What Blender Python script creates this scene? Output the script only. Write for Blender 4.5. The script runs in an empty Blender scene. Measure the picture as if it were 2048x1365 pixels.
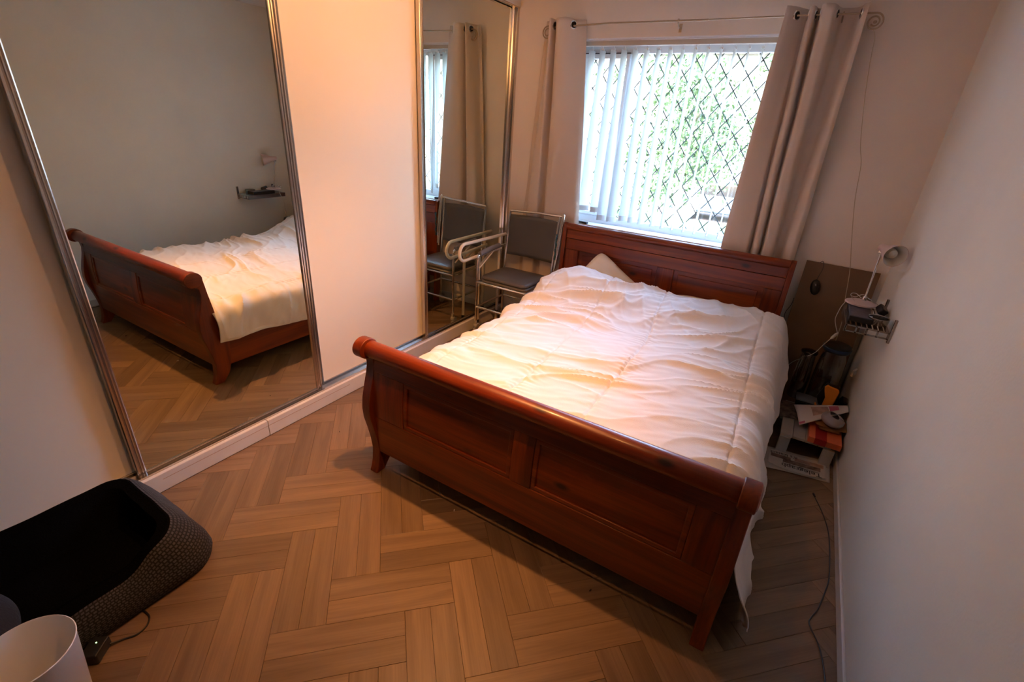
import bpy, bmesh, math, random
from mathutils import Vector, Matrix, noise, Euler
random.seed(7)
R = math.radians; PI = math.pi
sc = bpy.context.scene
COL = sc.collection

# ------------------------------------------------------------------ camera, light, exposure
cd = bpy.data.cameras.new('camera'); cam = bpy.data.objects.new('camera', cd); COL.objects.link(cam)
cd.sensor_width = 36; cd.lens = 36 * 943.1 / 2048; cd.clip_start = .05; cd.clip_end = 200
yw, pt, rl = 0.52410, -0.43463, 0.06622
F_ = Vector((-math.sin(yw)*math.cos(pt), math.cos(yw)*math.cos(pt), math.sin(pt)))
R_ = F_.cross(Vector((0, 0, 1))).normalized(); U_ = R_.cross(F_)
R2 = math.cos(rl)*R_ + math.sin(rl)*U_; U2 = -math.sin(rl)*R_ + math.cos(rl)*U_
m = Matrix((R2, U2, -F_)).transposed().to_4x4(); m.translation = Vector((2.3120, -3.7936, 1.75))
cam.matrix_world = m; sc.camera = cam

vs = sc.view_settings
vs.view_transform = 'Standard'; vs.look = 'None'; vs.exposure = 0.28; vs.gamma = 1.0; vs.use_curve_mapping = False

SKY = 9.4
SUN = 2.0
LAMP = (64.0, 180.0, 50.0)
SIZES = (156, 94, 82)
LAMP_COL = (1.0, .42, .13)
w = bpy.data.worlds.new('world'); sc.world = w; w.use_nodes = True
nt = w.node_tree; bg = nt.nodes['Background']
st = nt.nodes.new('ShaderNodeTexSky'); st.sky_type = 'NISHITA'; st.sun_disc = False
st.sun_elevation = R(48); st.sun_rotation = R(200); st.air_density = 1.0; st.dust_density = 2.0
nt.links.new(st.outputs[0], bg.inputs[0]); bg.inputs[1].default_value = SKY
sl = bpy.data.lights.new('sun', 'SUN'); so = bpy.data.objects.new('sun', sl); COL.objects.link(so)
sl.energy = SUN; sl.angle = R(1); sl.color = (1, .96, .88)
so.rotation_euler = (R(40), 0, R(-25)); so.location = (3, -6, 9)

# ceiling spot lamps (bulbs sit in the fitting built further down)
BULBS = [(1.25, -1.60, 2.43), (1.15, -2.37, 2.43), (1.65, -2.90, 2.43)]
AIMS = [(-1, -.10, -.02), (-.14, .21, -1), (-.34, .08, -1)]
for (p, a, e, sz) in zip(BULBS, AIMS, LAMP, SIZES):
    l = bpy.data.lights.new('ceiling_bulb_light', 'SPOT'); o = bpy.data.objects.new('ceiling_bulb_light', l); COL.objects.link(o)
    l.energy = e; l.color = LAMP_COL; l.shadow_soft_size = .022; l.spot_size = R(sz); l.spot_blend = 1.0
    o.location = Vector(p); o.rotation_euler = Vector(a).to_track_quat('-Z', 'Y').to_euler()

# ------------------------------------------------------------------ materials
def newmat(name):
    mt = bpy.data.materials.new(name); mt.use_nodes = True
    return mt, mt.node_tree.nodes, mt.node_tree.links, mt.node_tree.nodes['Principled BSDF']
def setp(b, **k):
    names = dict(col='Base Color', rough='Roughness', metal='Metallic', spec='Specular IOR Level', coat='Coat Weight',
                 coatr='Coat Roughness', trans='Transmission Weight', ior='IOR', sheen='Sheen Weight', emis='Emission Color', es='Emission Strength', alpha='Alpha')
    for a, v in k.items():
        b.inputs[names[a]].default_value = (*v, 1) if isinstance(v, tuple) else v
def plain(name, col, rough=.6, bump=0, bscale=60, var=0, vscale=6, **k):
    mt, N, L, b = newmat(name); setp(b, col=col, rough=rough, **k)
    tc = N.new('ShaderNodeTexCoord')
    if var:
        n = N.new('ShaderNodeTexNoise'); n.inputs['Scale'].default_value = vscale; n.inputs['Detail'].default_value = 4
        L.new(tc.outputs['Object'], n.inputs[0])
        r = N.new('ShaderNodeValToRGB'); L.new(n.outputs[0], r.inputs[0])
        r.color_ramp.elements[0].position = .3; r.color_ramp.elements[1].position = .7
        r.color_ramp.elements[0].color = tuple(c*(1-var) for c in col) + (1,); r.color_ramp.elements[1].color = tuple(min(1, c*(1+var)) for c in col) + (1,)
        L.new(r.outputs[0], b.inputs['Base Color'])
    if bump:
        n = N.new('ShaderNodeTexNoise'); n.inputs['Scale'].default_value = bscale; n.inputs['Detail'].default_value = 3
        L.new(tc.outputs['Object'], n.inputs[0])
        bm = N.new('ShaderNodeBump'); bm.inputs['Strength'].default_value = bump; bm.inputs['Distance'].default_value = .004
        L.new(n.outputs[0], bm.inputs['Height']); L.new(bm.outputs[0], b.inputs['Normal'])
    return mt
def wood(name, c1, c2, c3, axis=0, scale=1.0, rough=.35, coat=.0, rnd=False, knots=False, bump=.15, hv=.0, long=1.2, pore=.72):
    mt, N, L, b = newmat(name); setp(b, rough=rough, coat=coat, coatr=.12)
    tc = N.new('ShaderNodeTexCoord'); mp = N.new('ShaderNodeMapping')
    s = [22*scale]*3; s[axis] = long*scale; mp.inputs['Scale'].default_value = s
    L.new(tc.outputs['Object'], mp.inputs[0])
    oi = None
    if rnd:
        oi = N.new('ShaderNodeObjectInfo'); mu = N.new('ShaderNodeMath'); mu.operation = 'MULTIPLY'; mu.inputs[1].default_value = 60
        L.new(oi.outputs['Random'], mu.inputs[0]); cb = N.new('ShaderNodeCombineXYZ')
        for i in range(3): L.new(mu.outputs[0], cb.inputs[i])
        L.new(cb.outputs[0], mp.inputs['Location'])
    n = N.new('ShaderNodeTexNoise'); n.inputs['Scale'].default_value = 1; n.inputs['Detail'].default_value = 6; n.inputs['Distortion'].default_value = .6
    L.new(mp.outputs[0], n.inputs[0])
    r = N.new('ShaderNodeValToRGB'); e = r.color_ramp.elements; e[0].position = .32; e[0].color = (*c1, 1); e[1].position = .68; e[1].color = (*c3, 1)
    x = e.new(.5); x.color = (*c2, 1)
    L.new(n.outputs[0], r.inputs[0]); out = r.outputs[0]
    # fine pores
    mp2 = N.new('ShaderNodeMapping'); s2 = [160*scale]*3; s2[axis] = 5*scale; mp2.inputs['Scale'].default_value = s2; L.new(tc.outputs['Object'], mp2.inputs[0])
    n2 = N.new('ShaderNodeTexNoise'); n2.inputs['Scale'].default_value = 1; n2.inputs['Detail'].default_value = 2; L.new(mp2.outputs[0], n2.inputs[0])
    mr = N.new('ShaderNodeMapRange'); mr.inputs[1].default_value = .3; mr.inputs[2].default_value = .6; mr.inputs[3].default_value = pore; mr.inputs[4].default_value = 1.05
    L.new(n2.outputs[0], mr.inputs[0])
    mx = N.new('ShaderNodeMix'); mx.data_type = 'RGBA'; mx.blend_type = 'MULTIPLY'; mx.inputs[0].default_value = .8
    L.new(out, mx.inputs[6]); L.new(mr.outputs[0], mx.inputs[7]); out = mx.outputs[2]
    if rnd and hv:
        hs = N.new('ShaderNodeHueSaturation'); mr2 = N.new('ShaderNodeMapRange'); mr2.inputs[3].default_value = 1-hv; mr2.inputs[4].default_value = 1+hv
        L.new(oi.outputs['Random'], mr2.inputs[0]); L.new(mr2.outputs[0], hs.inputs['Value']); L.new(out, hs.inputs['Color']); out = hs.outputs[0]
    if knots:
        mp3 = N.new('ShaderNodeMapping'); s3 = [7]*3; s3[axis] = 3.2; mp3.inputs['Scale'].default_value = s3; L.new(tc.outputs['Object'], mp3.inputs[0])
        v = N.new('ShaderNodeTexVoronoi'); v.inputs['Scale'].default_value = 1; L.new(mp3.outputs[0], v.inputs['Vector'])
        rr = N.new('ShaderNodeMapRange'); rr.inputs[1].default_value = .05; rr.inputs[2].default_value = .14; rr.inputs[3].default_value = .12; rr.inputs[4].default_value = 1
        L.new(v.outputs['Distance'], rr.inputs[0])
        mk = N.new('ShaderNodeMix'); mk.data_type = 'RGBA'; mk.blend_type = 'MULTIPLY'; mk.inputs[0].default_value = 1
        L.new(out, mk.inputs[6]); L.new(rr.outputs[0], mk.inputs[7]); out = mk.outputs[2]
    L.new(out, b.inputs['Base Color'])
    bp = N.new('ShaderNodeBump'); bp.inputs['Strength'].default_value = bump; bp.inputs['Distance'].default_value = .001
    L.new(n2.outputs[0], bp.inputs['Height']); L.new(bp.outputs[0], b.inputs['Normal'])
    return mt
M = {}
M['wall'] = plain('wall_paint', (.73, .73, .675), .75, bump=.12, bscale=90, var=.03, vscale=2.5, spec=.3)
M['wall_b'] = plain('wall_paint_window_side', (.78, .70, .61), .8, bump=.12, bscale=90, var=.03, vscale=2.5, spec=.25)
M['wall_dim'] = plain('rear_wall_fill_cut', (.30, .27, .25), .85)  # unseen rear wall, coloured dark to cut the fill light
M['ceiling'] = plain('ceiling_paint', (.78, .76, .73), .85, bump=.1)
M['gloss'] = plain('white_gloss_paint', (.58, .56, .54), .35, bump=.06, bscale=30, var=.05)
M['door'] = plain('cream_laminate', (.74, .68, .585), .38, bump=.03, bscale=140, spec=.35)
M['upvc'] = plain('white_plastic_frame', (.80, .82, .84), .3, var=.02)
M['subfloor'] = plain('dark_screed', (.02, .016, .012), .9)
M['oak'] = wood('oak_plank', (.148, .092, .052), (.184, .117, .068), (.216, .140, .082), 0, 1.0, rough=.42, rnd=True, hv=.21, bump=.12, long=1.6, pore=.86)
ch = ((.095, .011, .001), (.185, .025, .002), (.27, .046, .003))
M['cherry_x'] = wood('red_stained_pine_along', *ch, 0, .8, rough=.36, coat=.14, knots=True, bump=.06)
M['cherry_z'] = wood('red_stained_pine_upright', *ch, 2, .8, rough=.36, coat=.14, bump=.06)
M['cherry_y'] = wood('red_stained_pine_rail', *ch, 1, .8, rough=.36, coat=.14, bump=.06)
M['duvet'] = plain('white_cotton', (.80, .77, .74), .85, bump=.25, bscale=260, sheen=.2)
M['pillow'] = plain('cream_cotton', (.78, .70, .58), .85, bump=.2, bscale=200)
M['mattress'] = plain('mattress_ticking', (.6, .58, .54), .9, bump=.3)
M['curtain'] = plain('taupe_curtain_cloth', (.62, .515, .425), .62, bump=.25, bscale=420, sheen=.4, spec=.35)
M['rod'] = plain('antique_brass_rod', (.42, .33, .22), .35, metal=.8)
M['chrome'] = plain('chrome', (.72, .72, .72), .14, metal=1.0)
M['track'] = plain('aluminium_track', (.62, .58, .54), .22, metal=1.0)
M['dark'] = plain('dark_gap', (.015, .013, .012), .8)
M['black'] = plain('black_plastic', (.012, .012, .014), .35, bump=.05)
M['vinyl'] = plain('grey_vinyl', (.085, .08, .077), .36, bump=.12, bscale=240)
M['creamtube'] = plain('cream_coated_tube', (.72, .66, .55), .3)
M['rubber'] = plain('grey_rubber', (.30, .28, .26), .7)
M['foam'] = plain('grey_foam', (.17, .17, .19), .9, bump=.4, bscale=150)
M['lead'] = plain('lead_strip', (.045, .05, .045), .6)
M['glossblack'] = plain('black_gloss', (.01, .01, .012), .12)
M['pink'] = plain('pale_pink_enamel', (.62, .46, .43), .35)
M['cream_in'] = plain('lamp_inner_white', (.75, .73, .66), .5)
M['steel'] = plain('brushed_steel', (.34, .31, .28), .26, metal=1.0, var=.1)
M['hardboard'] = plain('brown_hardboard', (.17, .095, .048), .7, bump=.15, bscale=150, var=.08)
M['cordmat'] = plain('cream_cord', (.48, .40, .27), .8)
M['whitecable'] = plain('white_cable', (.62, .58, .52), .5)
M['bin'] = plain('white_bin_plastic', (.76, .75, .72), .4, bump=.02)
M['fur'] = plain('black_plush', (.0028, .0028, .003), 1.0, bump=1.0, bscale=180, spec=0.0)
M['greybox'] = plain('grey_white_board', (.42, .40, .37), .6, var=.04)
M['orange'] = plain('orange_card', (.62, .13, .05), .5)
M['red'] = plain('dark_red_card', (.30, .008, .008), .5)
M['yellow'] = plain('orange_yellow_plastic', (.85, .27, .02), .45)
M['blue'] = plain('blue_lid_plastic', (.02, .05, .13), .4)
M['paper'] = plain('newsprint', (.55, .51, .46), .9, var=.05)
M['paperpic'] = plain('newsprint_picture', (.17, .12, .10), .9, var=.7, vscale=25)
M['ink'] = plain('newsprint_ink', (.03, .03, .03), .9)
M['pinkink'] = plain('pink_print', (.45, .10, .16), .7)
M['magpic'] = plain('magazine_picture', (.40, .26, .20), .6, var=.4, vscale=18)
M['bag'] = plain('grey_plastic_bag', (.30, .26, .26), .4, bump=.6, bscale=18)
M['teal'] = plain('teal_glitter', (.03, .10, .13), .3, var=.8, vscale=120, metal=.4)
M['amber'] = plain('amber_pack', (.30, .13, .04), .6)
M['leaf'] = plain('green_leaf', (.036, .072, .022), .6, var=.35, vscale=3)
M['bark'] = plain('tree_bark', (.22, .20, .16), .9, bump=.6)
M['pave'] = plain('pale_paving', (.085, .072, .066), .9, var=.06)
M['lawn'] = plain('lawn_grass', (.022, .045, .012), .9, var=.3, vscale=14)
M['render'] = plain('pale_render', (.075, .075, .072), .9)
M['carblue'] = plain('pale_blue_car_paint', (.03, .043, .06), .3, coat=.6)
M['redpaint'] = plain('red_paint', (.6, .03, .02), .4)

# mirror with faint dust
mt, N, L, b = newmat('mirror_glass'); setp(b, col=(.73, .765, .68), metal=1.0, rough=.0)
tc = N.new('ShaderNodeTexCoord'); n = N.new('ShaderNodeTexNoise'); n.inputs['Scale'].default_value = 3.0; n.inputs['Detail'].default_value = 8
L.new(tc.outputs['Object'], n.inputs[0]); mr = N.new('ShaderNodeMapRange'); mr.inputs[1].default_value = .55; mr.inputs[2].default_value = .8; mr.inputs[3].default_value = 0; mr.inputs[4].default_value = .035
L.new(n.outputs[0], mr.inputs[0]); L.new(mr.outputs[0], b.inputs['Roughness']); M['mirror'] = mt
# window glass
mt, N, L, b = newmat('window_glass'); N.remove(b); out = N['Material Output']
tr = N.new('ShaderNodeBsdfTransparent'); tr.inputs[0].default_value = (.95, .97, .96, 1); gl = N.new('ShaderNodeBsdfGlossy'); gl.inputs['Roughness'].default_value = .02
mx = N.new('ShaderNodeMixShader'); mx.inputs[0].default_value = .06; L.new(tr.outputs[0], mx.inputs[1]); L.new(gl.outputs[0], mx.inputs[2]); L.new(mx.outputs[0], out.inputs[0]); M['glass'] = mt
# clear plastic / dark glass jars
def clear(name, tint, rough=.08, fac=.25):
    mt, N, L, b = newmat(name); N.remove(b); out = N['Material Output']
    tr = N.new('ShaderNodeBsdfTransparent'); tr.inputs[0].default_value = (*tint, 1); gl = N.new('ShaderNodeBsdfGlossy'); gl.inputs['Roughness'].default_value = rough
    fr = N.new('ShaderNodeLayerWeight'); fr.inputs[0].default_value = fac
    mx = N.new('ShaderNodeMixShader'); L.new(fr.outputs['Facing'], mx.inputs[0]); L.new(tr.outputs[0], mx.inputs[1]); L.new(gl.outputs[0], mx.inputs[2]); L.new(mx.outputs[0], out.inputs[0]); return mt
M['clear'] = clear('clear_jar_plastic', (.62, .58, .54), .10, .62)
M['bulb'] = None
mt, N, L, b = newmat('lit_bulb'); setp(b, col=(1, .8, .5), emis=(1.0, .6, .28), es=40.0); M['lit'] = mt
M['offbulb'] = plain('opal_bulb', (.70, .64, .54), .3)
mt, N, L, b = newmat('green_led'); setp(b, col=(.2, .6, .2), emis=(.5, 1, .3), es=6.0); M['led'] = mt
# translucent blind cloth
mt, N, L, b = newmat('white_blind_cloth'); out = N['Material Output']; setp(b, col=(.62, .63, .61), rough=.8)
tl = N.new('ShaderNodeBsdfTranslucent'); tl.inputs[0].default_value = (.44, .47, .475, 1); mx = N.new('ShaderNodeMixShader'); mx.inputs[0].default_value = .42
L.new(b.outputs[0], mx.inputs[1]); L.new(tl.outputs[0], mx.inputs[2]); L.new(mx.outputs[0], out.inputs[0]); M['blind'] = mt
# woven grid cloth of the dog bed
mt, N, L, b = newmat('dog_bed_grid_cloth'); setp(b, rough=.9)
uv = N.new('ShaderNodeUVMap'); br = N.new('ShaderNodeTexBrick'); L.new(uv.outputs[0], br.inputs[0])
br.offset = .25; br.inputs['Scale'].default_value = 1; br.inputs['Brick Width'].default_value = .016; br.inputs['Row Height'].default_value = .013
br.inputs['Mortar Size'].default_value = .0028; br.inputs['Color1'].default_value = (.062, .056, .055, 1); br.inputs['Color2'].default_value = (.038, .034, .034, 1); br.inputs['Mortar'].default_value = (.004, .004, .004, 1)
L.new(br.outputs[0], b.inputs['Base Color']); M['gridcloth'] = mt

# ------------------------------------------------------------------ mesh helpers
class MB:
    def __init__(s): s.v = []; s.f = []
    def add(s, vs, fs):
        k = len(s.v); s.v += [Vector(v) for v in vs]; s.f += [tuple(i+k for i in f) for f in fs]; return s
    def box(s, x0, x1, y0, y1, z0, z1):
        return s.add([(x, y, z) for z in (z0, z1) for y in (y0, y1) for x in (x0, x1)],
                     [(0, 2, 3, 1), (4, 5, 7, 6), (0, 1, 5, 4), (2, 6, 7, 3), (0, 4, 6, 2), (1, 3, 7, 5)])
    def obox(s, c, size, rot=(0, 0, 0)):
        Mx = Euler(rot).to_matrix(); c = Vector(c); a = MB().box(-size[0]/2, size[0]/2, -size[1]/2, size[1]/2, -size[2]/2, size[2]/2)
        return s.add([Mx @ v + c for v in a.v], a.f)
    def prism(s, poly, axis, a, b):     # poly of the two other coords in order
        def P(p, t):
            return {'x': (t, p[0], p[1]), 'y': (p[0], t, p[1]), 'z': (p[0], p[1], t)}[axis]
        n = len(poly)
        return s.add([P(p, a) for p in poly] + [P(p, b) for p in poly],
                     [tuple(range(n))[::-1], tuple(range(n, 2*n))] + [(i, (i+1) % n, n+(i+1) % n, n+i) for i in range(n)])
    def tube(s, path, r, n=10, closed=False, cap=True):
        path = [Vector(p) for p in path]; m_ = len(path); rs = r if isinstance(r, (list, tuple)) else [r]*m_
        vs = []; prev = None
        for i, p in enumerate(path):
            if closed: t = path[(i+1) % m_] - path[i-1]
            else: t = path[min(i+1, m_-1)] - path[max(i-1, 0)]
            t.normalize()
            if prev is None:
                a = Vector((0, 0, 1)) if abs(t.z) < .9 else Vector((1, 0, 0)); u = t.cross(a).normalized()
            else: u = (prev - t*prev.dot(t)).normalized()
            prev = u; q = t.cross(u)
            vs += [p + rs[i]*(u*math.cos(2*PI*j/n) + q*math.sin(2*PI*j/n)) for j in range(n)]
        fs = []
        for i in range(m_ if closed else m_-1):
            for j in range(n):
                a = i*n+j; b_ = i*n+(j+1) % n; k = ((i+1) % m_)*n
                fs.append((a, b_, k+(j+1) % n, k+j))
        if cap and not closed: fs += [tuple(range(n))[::-1], tuple(range((m_-1)*n, m_*n))]
        return s.add(vs, fs)
    def lathe(s, prof, c, axis=(0, 0, 1), n=28):
        q = Vector(axis).to_track_quat('Z', 'Y'); c = Vector(c); vs = []
        for (r, z) in prof:
            vs += [c + q @ Vector((r*math.cos(2*PI*j/n), r*math.sin(2*PI*j/n), z)) for j in range(n)]
        fs = []
        for i in range(len(prof)-1):
            for j in range(n): fs.append((i*n+j, i*n+(j+1) % n, (i+1)*n+(j+1) % n, (i+1)*n+j))
        return s.add(vs, fs)
    def grid(s, rows):
        n = len(rows[0]); vs = [p for r in rows for p in r]
        return s.add(vs, [(i*n+j, i*n+j+1, (i+1)*n+j+1, (i+1)*n+j) for i in range(len(rows)-1) for j in range(n-1)])
def root_of(o):
    while o.parent: o = o.parent
    return o
def tag(o, label=None, cat=None, group=None, kind=None):
    for k, v in (('label', label), ('category', cat), ('group', group), ('kind', kind)):
        if v: o[k] = v
    return o
def build(mb, name, mat, parent=None, origin=None, smooth=False, bevel=0, seg=2, solid=0, subsurf=0, label=None, uv=None):
    off = Vector((0, 0, 0))
    if parent is not None: off = root_of(parent).location.copy()
    elif origin is not None: off = Vector(origin)
    me = bpy.data.meshes.new(name); me.from_pydata([tuple(v-off) for v in mb.v], [], mb.f)
    bm_ = bmesh.new(); bm_.from_mesh(me); bmesh.ops.recalc_face_normals(bm_, faces=bm_.faces)
    bm_.to_mesh(me); bm_.free()
    me.validate(); me.update()
    if isinstance(mat, str): mat = M[mat]
    me.materials.append(mat)
    if smooth:
        me.polygons.foreach_set('use_smooth', [True]*len(me.polygons))
    o = bpy.data.objects.new(name, me); COL.objects.link(o)
    if parent is not None: o.parent = parent
    else: o.location = off
    if solid:
        md = o.modifiers.new('thickness', 'SOLIDIFY'); md.thickness = solid; md.offset = 0
    if bevel:
        md = o.modifiers.new('edge', 'BEVEL'); md.width = bevel; md.segments = seg; md.limit_method = 'ANGLE'; md.angle_limit = R(35)
        if smooth:
            ws = o.modifiers.new('wn', 'WEIGHTED_NORMAL')
    if subsurf:
        md = o.modifiers.new('sub', 'SUBSURF'); md.levels = subsurf; md.render_levels = subsurf
    if smooth and not bevel and not subsurf:
        try:
            at = me.attributes.new('sharp_edge', 'BOOLEAN', 'EDGE')
            bm_ = bmesh.new(); bm_.from_mesh(me); bm_.edges.ensure_lookup_table()
            sh = [(len(e.link_faces) == 2 and e.calc_face_angle(0) > R(40)) for e in bm_.edges]; bm_.free()
            me.attributes['sharp_edge'].data.foreach_set('value', sh)
        except Exception: pass
    if label: o['label'] = label
    return o
def empty(name, loc, label, cat, group=None):
    o = bpy.data.objects.new(name, None); COL.objects.link(o); o.location = loc; o.empty_display_size = .05
    return tag(o, label, cat, group)
def struct(mb, name, mat, **k):
    o = build(mb, name, mat, **k)
    if o.parent is None: o['kind'] = 'structure'
    return o
def smoothpath(pts, n=8, closed=False):
    pts = [Vector(p) for p in pts]; out = []; m_ = len(pts)
    rng = range(m_ if closed else m_-1)
    for i in rng:
        if closed: p0, p1, p2, p3 = pts[i-1], pts[i], pts[(i+1) % m_], pts[(i+2) % m_]
        else: p0, p1, p2, p3 = pts[max(i-1, 0)], pts[i], pts[i+1], pts[min(i+2, m_-1)]
        for j in range(n):
            t = j/n
            out.append(.5*((2*p1) + (-p0+p2)*t + (2*p0-5*p1+4*p2-p3)*t*t + (-p0+3*p1-3*p2+p3)*t**3))
    if not closed: out.append(pts[-1])
    return out
def text_mesh(name, body, size, mat, parent, Mw, thick=.0003):
    cu = bpy.data.curves.new(name, 'FONT'); cu.body = body; cu.size = size; cu.extrude = thick; cu.align_x = 'LEFT'
    to = bpy.data.objects.new('tmp', cu); COL.objects.link(to)
    dg = bpy.context.evaluated_depsgraph_get(); me = bpy.data.meshes.new_from_object(to.evaluated_get(dg))
    bpy.data.objects.remove(to)
    off = root_of(parent).location
    me.transform(Matrix.Translation(-off) @ Mw); me.materials.clear(); me.materials.append(M[mat]); me.name = name
    o = bpy.data.objects.new(name, me); COL.objects.link(o); o.parent = parent; return o
def lerp(a, b_, t): return a + (b_-a)*t
def ss(a, b_, x):
    t = min(1, max(0, (x-a)/(b_-a))); return t*t*(3-2*t)

# ------------------------------------------------------------------ room shell
W = 2.875; YB = -4.9; H = 2.66
fl = struct(MB().box(-.8, W+.1, YB-.1, .1, -.12, -.012), 'floor', 'subfloor')
struct(MB().box(-.8, W+.1, YB-.1, .2, H, H+.1), 'ceiling', 'ceiling')
struct(MB().box(W, W+.12, YB-.1, .25, -.02, H), 'wall_right', 'wall')
struct(MB().box(-.8, W, YB-.12, YB, -.02, H), 'wall_back', 'wall_dim')
struct(MB().box(-.85, -.75, YB, .25, -.02, H), 'wall_left', 'wall')
OX0, OX1, OZ0, OZ1 = .50, 2.12, .985, 2.345
wm = MB().box(-.8, OX0, 0, .25, -.02, H).box(OX1, W, 0, .25, -.02, H).box(OX0, OX1, 0, .25, -.02, OZ0).box(OX0, OX1, 0, .25, OZ1, H)
struct(wm, 'wall_window', 'wall_b')
o = struct(MB().box(W-.013, W, YB, 0, 0, .058), 'baseboard_right', 'gloss', bevel=.004)
struct(MB().box(0, W-.013, -.014, 0, 0, .058), 'baseboard_window', 'gloss', bevel=.004)

# herringbone floor: two-strip blocks, every strip its own plank
PL, PW = .4825, .1930
def clip(poly, x0, x1, y0, y1):
    for (ax, val, keep) in ((0, x0, 1), (0, x1, -1), (1, y0, 1), (1, y1, -1)):
        outp = []
        for i in range(len(poly)):
            a, b_ = poly[i-1], poly[i]; da = (a[ax]-val)*keep; db = (b_[ax]-val)*keep
            if (da >= 0) != (db >= 0):
                t = da/(da-db); outp.append((a[0]+(b_[0]-a[0])*t, a[1]+(b_[1]-a[1])*t))
            if db >= 0: outp.append(b_)
        poly = outp
        if len(poly) < 3: return None
    return poly
U0, V0 = 2.671, -1.166; q2 = math.sqrt(2); G = .0004
plank_mesh = None; np_ = 0
def area(p): return abs(sum(p[i-1][0]*p[i][1]-p[i][0]*p[i-1][1] for i in range(len(p))))/2
def plank(u0, u1, v0, v1, along_u):
    global np_, plank_mesh
    c = ((u0+u1)/2, (v0+v1)/2); cx = (c[0]+c[1])/q2; cy = (c[1]-c[0])/q2
    if cx < -.4 or cx > W+.4 or cy < -4.7 or cy > .4: return
    pts = []
    for (u, v) in ((u0+G, v0+G), (u1-G, v0+G), (u1-G, v1-G), (u0+G, v1-G)): pts.append(((u+v)/q2, (v-u)/q2))
    cl = clip(pts, .001, W-.001, -4.35, -.001)
    if cl is None or area(cl) < 2e-5: return
    full = abs(area(cl)-area(pts)) < 1e-7
    ang = R(-45) if along_u else R(45)
    if full and plank_mesh is not None: me = plank_mesh
    else:
        ca, sa = math.cos(-ang), math.sin(-ang)
        loc = [((x-cx)*ca-(y-cy)*sa, (x-cx)*sa+(y-cy)*ca) for (x, y) in cl]
        if area(loc) > 0 and sum(loc[i-1][0]*loc[i][1]-loc[i][0]*loc[i-1][1] for i in range(len(loc))) < 0: loc = loc[::-1]
        n = len(loc); gx = sum(p[0] for p in loc)/n; gy = sum(p[1] for p in loc)/n
        ins = []
        for p in loc:
            d = math.hypot(p[0]-gx, p[1]-gy) or 1; k = max(0, 1-.0016/d); ins.append((gx+(p[0]-gx)*k, gy+(p[1]-gy)*k))
        vv = [(p[0], p[1], -.012) for p in loc] + [(p[0], p[1], -.0009) for p in loc] + [(p[0], p[1], 0) for p in ins]
        ff = [tuple(range(2*n, 3*n))] + [(i, (i+1) % n, n+(i+1) % n, n+i) for i in range(n)] + [(n+i, n+(i+1) % n, 2*n+(i+1) % n, 2*n+i) for i in range(n)]
        me = bpy.data.meshes.new('plank'); me.from_pydata(vv, [], ff); me.materials.append(M['oak'])
        if full: plank_mesh = me
    o = bpy.data.objects.new('plank', me); COL.objects.link(o); o.parent = fl; o.location = (cx, cy, 0); o.rotation_euler = (0, 0, ang); np_ += 1
for mm in range(-8, 9):
    for k in range(-24, 25):
        u0 = U0 + mm*PL; v0 = V0 + mm*PL
        for h in (0, 1):
            a = u0+k*PW+h*PW/2; plank(a, a+PW/2, v0-k*PW, v0-k*PW+PL, False)
            c_ = v0-(k+1)*PW+h*PW/2; plank(u0+(k+1)*PW-PL, u0+(k+1)*PW, c_, c_+PW/2, True)

# ------------------------------------------------------------------ sliding wardrobe
wd = empty('sliding_wardrobe', (-.05, -2.1, 0), 'built-in sliding wardrobe with mirror and cream doors along the left wall', 'wardrobe')
build(MB().box(-.11, 0, -2.545, 0, 0, .100), 'plinth', 'gloss', wd, bevel=.003)
build(MB().box(-.11, 0, YB, -2.548, 0, .100), 'plinth', 'gloss', wd, bevel=.003)
build(MB().box(-.0002, .0006, -3.1, -1.95, .066, .0685), 'scuff_line', plain('brown_scuff', (.38, .24, .16), .8), wd, label='thin brown line along the white plinth')
build(MB().box(-.104, -.098, YB, 0, .1, .116).box(-.066, -.060, YB, 0, .1, .114).box(-.026, -.021, YB, 0, .1, .110).box(-.104, -.02, YB, 0, .1, .1025), 'floor_track', 'track', wd, label='grooved aluminium floor track')
build(MB().box(-.115, -.004, YB, 0, 2.555, 2.59), 'top_track', 'track', wd)
build(MB().box(-.12, .0, YB, 0, 2.565, H), 'fascia', 'gloss', wd, label='white painted board above the doors')
build(MB().box(-.75, -.7, YB, 0, 0, H), 'back_panel', 'dark', wd)
def stile(mb, y0, y1, xf):
    # ribbed aluminium stile: three ridges
    d = y1-y0
    poly = [(y0, xf-.022), (y1, xf-.022), (y1, xf+.006), (y1-d*.12, xf+.008), (y1-d*.25, xf+.001), (y0+d*.62, xf+.001), (y0+d*.5, xf+.006), (y0+d*.38, xf+.001), (y0+d*.2, xf+.001), (y0+d*.1, xf+.008), (y0, xf+.006)]
    mb.prism([(p[1], p[0]) for p in poly], 'z', .104, 2.56)
def sdoor(y0, y1, xf, kind, label):
    pm = MB().box(xf-.018, xf-.0, y0+.012, y1-.012, .122, 2.55)
    d = build(pm, 'sliding_door', kind, wd, label=label)
    for (a, b_) in ((y0, y0+.036), (y1-.036, y1)):
        s_ = MB(); stile(s_, a, b_, xf); build(s_, 'stile', 'track', d, label='ribbed aluminium edge strip')
    build(MB().box(xf-.02, xf+.006, y0+.036, y1-.036, .105, .126).box(xf+.002, xf+.008, y0+.036, y1-.036, .121, .126), 'bottom_rail', 'track', d, bevel=.001)
    return d
sdoor(-4.30, -3.12, -.082, 'door', 'cream panel door at the camera end')
sdoor(-3.177, -2.135, -.045, 'mirror', 'large mirror door')
sdoor(-2.128, -1.09, -.082, 'door', 'cream panel door between the two mirrors')
sdoor(-1.137, -.030, -.045, 'mirror', 'mirror door next to the window wall')
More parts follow.
